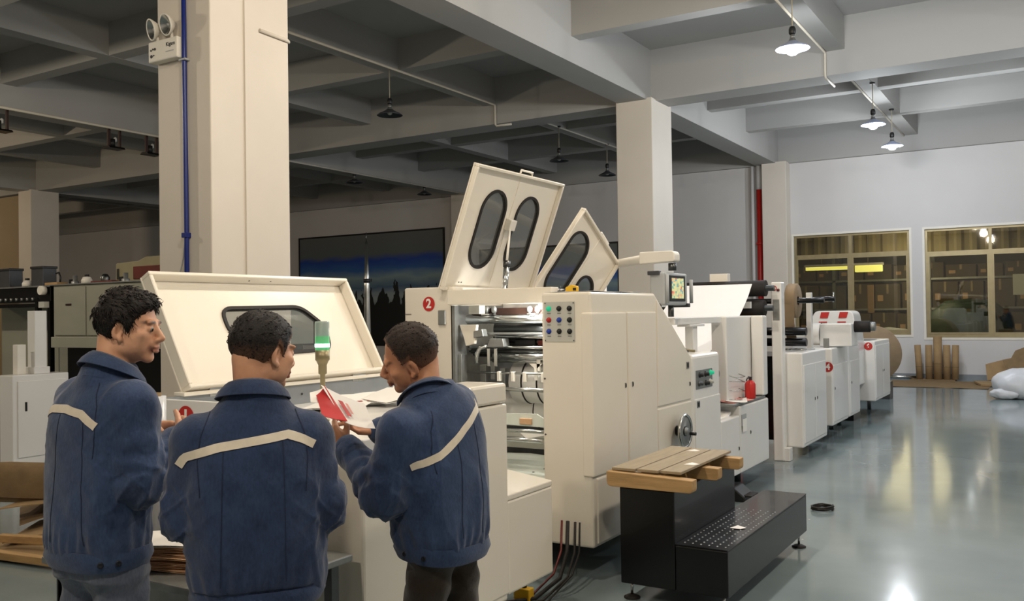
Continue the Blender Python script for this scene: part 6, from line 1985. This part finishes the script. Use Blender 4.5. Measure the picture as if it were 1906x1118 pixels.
    # cuffs
    for a in arms:
        wr = Vector(a['wr']); el = Vector(a['el']); ax = (wr - el).normalized()
        r_ = a.get('r', (0.084, 0.078, 0.060))[2]
        MB().lathe([(r_ * 0.98, -0.06), (r_ * 1.07, -0.05), (r_ * 1.05, -0.005), (r_ * 0.98, 0.004), (r_ * 0.85, -0.006), (r_ * 0.8, -0.04)], wr - ax * 0.015, ax, 26).build('cuff', denim, jo, origin=(0, 0, 0))
    # collar: band round the neck, folded over
    nd = Vector(hp(0, -0.03, -0.06) - nb).normalized()
    fwd_ = Vector(pose.get('collar_fwd', (0, 1, 0)))
    fwd_ = (fwd_ - nd * fwd_.dot(nd)).normalized(); sd_ = fwd_.cross(nd)
    rows = []
    for k in range(29):
        an = math.radians(-152 + 304 * k / 28)      # 0 = nape
        back = math.cos(an)
        dirv = -fwd_ * math.cos(an) + sd_ * math.sin(an)
        c = Vector(nb) + nd * 0.01
        top = c + dirv * (0.072 + 0.006 * (1 - back)) + nd * (pose.get('collar_h', 0.042) + 0.012 * back)
        mid = top + dirv * 0.010 - nd * 0.006
        fold_ = c + dirv * (0.105 + 0.02 * (1 - back) * 0.5) + nd * (0.004 - 0.012 * (1 - back) * 0.5)
        low_ = c + dirv * (0.080 + 0.01 * (1 - back)) + nd * (-0.035)
        rows.append([low_, top.lerp(low_, 0.4), top, mid, mid.lerp(fold_, 0.5) + dirv * 0.004, fold_])
    MB().sheet(rows, 0.004).build('collar', denim, jo, origin=(0, 0, 0))
    return t, jo


A = lambda side, sh, el, wr, d, n, **k: dict(side=side, sh=np.array(sh), el=np.array(el), wr=np.array(wr), d=d, n=n, **k)
full = dict(mat='hair_black', thick=0.015, thin=0.010, fade_lo=-0.06, fade_hi=0.02, rough=0.008, fade=0.0, edge=0.0, strands=650, len=0.028, lift=0.10, front=0.010, mess=0.3,
            line=[-0.095, -0.085, -0.078, -0.050, 0.024, 0.018, -0.028, 0.010, 0.042, 0.058, 0.072, 0.082], flow=lambda q: (1.5 * q[0], 0.7, -0.9 if q[2] < 0.07 else -0.1))
short = dict(mat='hair_fade', thick=0.014, thin=0.0035, fade_lo=-0.075, fade_hi=0.03, rough=0.006, fade=0.95, edge=1.0, strands=320, len=0.014, lift=0.15, front=0.006,
             line=[-0.098, -0.094, -0.086, -0.045, 0.026, 0.010, -0.02, 0.02, 0.048, 0.066, 0.08, 0.09], flow=lambda q: (0, 0.8, 0.1))
crop = dict(mat='hair_brown', thick=0.011, thin=0.004, fade_lo=-0.04, fade_hi=0.05, rough=0.005, fade=0.8, edge=0.7, strands=260, len=0.012, lift=0.12,
            line=[-0.085, -0.080, -0.068, -0.030, 0.030, 0.016, 0.010, 0.045, 0.078, 0.098, 0.112, 0.12], flow=lambda q: (0, 0.8, 0.1))
SL = (0.074, 0.068, 0.052)

# left worker: back to the camera, head turned right
J1 = dict(head=(0.052, 0.072, 1.575), head_rot=(math.radians(-60), math.radians(-5), 0), gaze=-0.25, neck_base=(0.02, 0.015, 1.415), hip=(0, 0, 0.90),
          legs=[(-1, (-0.10, 0.02, 0.49), (-0.11, -0.02, 0.085)), (1, (0.10, 0.03, 0.49), (0.12, 0.0, 0.085))],
          torso=[(0.835, 0.0, -0.012, 0.172, 0.122), (0.90, 0.0, -0.012, 0.182, 0.132), (1.0, 0.0, -0.010, 0.184, 0.130), (1.16, 0.0, -0.005, 0.190, 0.125), (1.28, 0.0, 0.0, 0.190, 0.122), (1.355, 0.01, 0.005, 0.168, 0.105), (1.41, 0.015, 0.012, 0.100, 0.082), (1.445, 0.02, 0.015, 0.07, 0.07)],
          arms=[A(1, (0.160, 0.0, 1.325), (0.195, 0.005, 1.085), (0.150, 0.180, 1.185), (-0.55, 0.8, 0.20), (-0.85, -0.1, 0.2), curl=(0.6, 0.55, 0.45, 0.35), thumb=(0.6, 0.8, 0.3, 1), r=(0.068, 0.066, 0.052)),
                A(-1, (-0.155, 0.03, 1.33), (-0.19, 0.06, 1.08), (-0.035, 0.215, 1.220), (0.80, 0.40, 0.05), (0.3, -0.3, -0.9), curl=(0.5, 0.5, 0.45, 0.4), r=SL)],
          stripes=[dict(pts=[(-0.175, 0, 1.285), (-0.10, 0, 1.315), (-0.01, 0, 1.318), (0.07, 0, 1.305), (0.135, 0, 1.268)], dir=(0, 1, 0))],
          seams=[[(0.085, 0, 1.40), (0.125, 0, 1.33), (0.135, 0, 1.25), (0.128, 0, 1.17)], [(-0.04, 0, 1.30), (-0.045, 0, 1.1), (-0.05, 0, 0.90)], [(0.085, 0, 1.28), (0.09, 0, 1.1), (0.095, 0, 0.90)]],
          buttons=(math.radians(-40), math.radians(-18)), hem_h=0.06, collar_fwd=(0.35, 1, 0))
p1, j1 = person('worker at the left in denim jacket and grey jeans, head turned right', (-2.695, 1.808), math.radians(0), 1.0, J1, full, 'skin_light', 'jeans_grey', 'denim_jacket', 1)

J2 = dict(head=(0.032, 0.05, 1.562), head_rot=(math.radians(-54), math.radians(-6), 0), neck_base=(0.0, 0.015, 1.412), hip=(0, 0, 0.90),
          legs=[(-1, (-0.10, 0.02, 0.49), (-0.12, -0.02, 0.085)), (1, (0.10, 0.03, 0.49), (0.12, 0.0, 0.085))],
          torso=[(0.83, 0.01, 0.0, 0.188, 0.135), (0.89, 0.01, 0.0, 0.200, 0.150), (1.02, 0.005, -0.005, 0.198, 0.150), (1.18, 0.0, -0.01, 0.200, 0.142), (1.275, 0.0, 0.0, 0.188, 0.128), (1.345, 0.0, 0.01, 0.155, 0.108), (1.405, 0.0, 0.015, 0.105, 0.085), (1.44, 0.0, 0.015, 0.07, 0.07)],
          arms=[A(1, (0.156, 0.01, 1.292), (0.198, -0.005, 1.085), (0.12, 0.20, 1.13), (-0.3, 0.9, 0.2), (-0.85, -0.1, 0.3), r=SL),
                A(-1, (-0.160, 0.01, 1.295), (-0.196, 0.01, 1.075), (-0.10, 0.22, 1.10), (0.35, 0.9, 0.1), (0.75, -0.1, 0.4), r=SL)],
          stripes=[dict(pts=[(-0.212, 0, 1.235), (-0.195, 0, 1.262), (-0.10, 0, 1.290), (0.02, 0, 1.307), (0.10, 0, 1.318), (0.145, 0, 1.300), (0.178, 0, 1.282)], dir=(0, 1, 0))],
          seams=[[(0.125, 0, 1.385), (0.150, 0, 1.32), (0.158, 0, 1.25), (0.150, 0, 1.15)], [(-0.125, 0, 1.385), (-0.150, 0, 1.32), (-0.158, 0, 1.25), (-0.150, 0, 1.15)], [(-0.085, 0, 1.28), (-0.09, 0, 1.1), (-0.095, 0, 0.89)], [(0.085, 0, 1.30), (0.088, 0, 1.1), (0.09, 0, 0.89)], [(-0.17, 0, 0.865), (0.0, 0, 0.868), (0.17, 0, 0.865)]],
          buttons=(), hem_h=0.05, hem_tilt=0.0)
p2, j2 = person('worker in the middle seen from behind, pale stripe across the denim back', (-2.048, 1.865), math.radians(47.5), 0.958, J2, short, 'skin_mid', 'trouser_black', 'denim_dark', 2)

J3 = dict(head=(-0.015, 0.128, 1.528), head_scale=1.10, head_rot=(math.radians(36), math.radians(-16), math.radians(-20)), neck_base=(-0.01, 0.04, 1.375), hip=(0, -0.02, 0.92), collar_h=0.03,
          legs=[(-1, (-0.10, 0.02, 0.49), (-0.11, -0.04, 0.085)), (1, (0.10, 0.0, 0.49), (0.11, -0.06, 0.085))], shear=0.22,
          torso=[(0.815, 0.0, -0.01, 0.172, 0.148), (0.88, 0.0, -0.01, 0.185, 0.156), (1.0, 0.0, -0.01, 0.188, 0.152), (1.16, 0.0, 0.0, 0.192, 0.145), (1.27, 0.0, 0.012, 0.190, 0.130), (1.335, 0.0, 0.02, 0.170, 0.112), (1.39, 0.0, 0.03, 0.115, 0.095), (1.43, 0.0, 0.035, 0.08, 0.075)],
          arms=[A(-1, (-0.165, 0.045, 1.265), (-0.225, 0.070, 1.045), (-0.165, 0.325, 1.190), (0.10, 0.80, 0.60), (0.75, 0.25, 0.45), curl=(0.9, 0.8, 0.7, 0.55), thumb=(0.5, 0.8, 0.5, 1), r=(0.080, 0.074, 0.055)),
                A(1, (0.165, 0.045, 1.335), (0.20, 0.16, 1.09), (0.030, 0.335, 1.235), (-0.65, 0.65, 0.05), (-0.25, -0.15, 0.9), curl=(0.7, 0.6, 0.5, 0.4), r=SL)],
          stripes=[dict(pts=[(-0.205, 0, 1.145), (-0.10, 0, 1.20), (0.0, 0, 1.265), (0.09, 0, 1.32), (0.165, 0, 1.352)], dir=(0, 1, 0))],
          seams=[[(-0.110, 0, 1.34), (-0.140, 0, 1.27), (-0.155, 0, 1.20), (-0.150, 0, 1.12)], [(-0.05, 0, 1.22), (-0.06, 0, 1.05), (-0.07, 0, 0.88)], [(0.06, 0, 1.28), (0.05, 0, 1.1), (0.04, 0, 0.88)]],
          buttons=(math.radians(172), math.radians(195)), hem_h=0.06, hem_tilt=0.08)
p3, j3 = person('worker at the right bowing over printed paper, denim jacket and dark trousers', (-1.925, 2.62), math.radians(88), 0.945, J3, crop, 'skin_tan', 'trouser_brown', 'denim_jacket', 3)

# ------------------------------------------------------------------ what they hold
def quad_sheet(a, b, c, d, bow=0.0, n=6):
    a, b, c, d = (Vector(q) for q in (a, b, c, d))
    nn = (b - a).cross(d - a).normalized()
    return [[(a.lerp(b, i / n)).lerp(d.lerp(c, i / n), j / n) + nn * bow * math.sin(math.pi * i / n) for i in range(n + 1)] for j in range(n + 1)]


t = thing('folded_print', 'open folded card, white outside and red inside, held by the right worker', 'card', (-2.15, 2.36, 1.2))
Av, Bv, Cv, Dv = (-2.274, 2.387, 1.355), (-2.173, 2.505, 1.281), (-2.060, 2.430, 1.205), (-2.090, 2.310, 1.238)
MB().sheet(quad_sheet(Av, Bv, Cv, Dv, 0.006), 0.0012).build('white_leaf', 'paper_white', t)
MB().sheet(quad_sheet((-2.285, 2.375, 1.318), (-2.268, 2.400, 1.352), (-2.088, 2.318, 1.242), (-2.115, 2.225, 1.268), 0.004), 0.0012).build('red_leaf', 'paper_red', t)
MB().sheet(quad_sheet((-2.36, 2.42, 1.322), (-2.30, 2.44, 1.345), (-2.22, 2.36, 1.30), (-2.26, 2.32, 1.30), 0.004), 0.0012).build('white_flap', 'paper_white', t)
e0, e1 = Vector(Av).lerp(Vector(Dv), 0.42), Vector(Bv).lerp(Vector(Cv), 0.50)
lf = (Vector(Bv) - Vector(Av)).cross(Vector(Dv) - Vector(Av)).normalized()
if lf.dot(Vector((0, 0, 1.6)) - Vector(Av)) < 0:
    lf = -lf
for (u0, v0, u1, v1, m_) in ((0.18, 0.38, 0.30, 0.82, 'paper_red'), (0.36, 0.40, 0.42, 0.72, 'paper_pink')):
    g = lambda u, v: (Vector(Av).lerp(Vector(Bv), u)).lerp(Vector(Dv).lerp(Vector(Cv), u), v) + lf * 0.007
    MB().sheet([[g(u0, v0), g(u1, v0)], [g(u0, v1), g(u1, v1)]], 0.0006).build('red_print', m_, t)
t = thing('loose_card', 'small white card in the hands of the left worker', 'card', (-2.55, 1.95, 1.17))
MB().sheet(quad_sheet((-2.66, 2.02, 1.19), (-2.56, 2.10, 1.195), (-2.50, 2.02, 1.165), (-2.60, 1.95, 1.16), 0.004), 0.0015).build('card_face', 'paper_white', t)
MB().sheet(quad_sheet((-2.58, 2.03, 1.181), (-2.55, 2.055, 1.183), (-2.52, 2.02, 1.172), (-2.55, 2.0, 1.17), 0.0), 0.0008).build('pink_print', 'paper_pink', t)
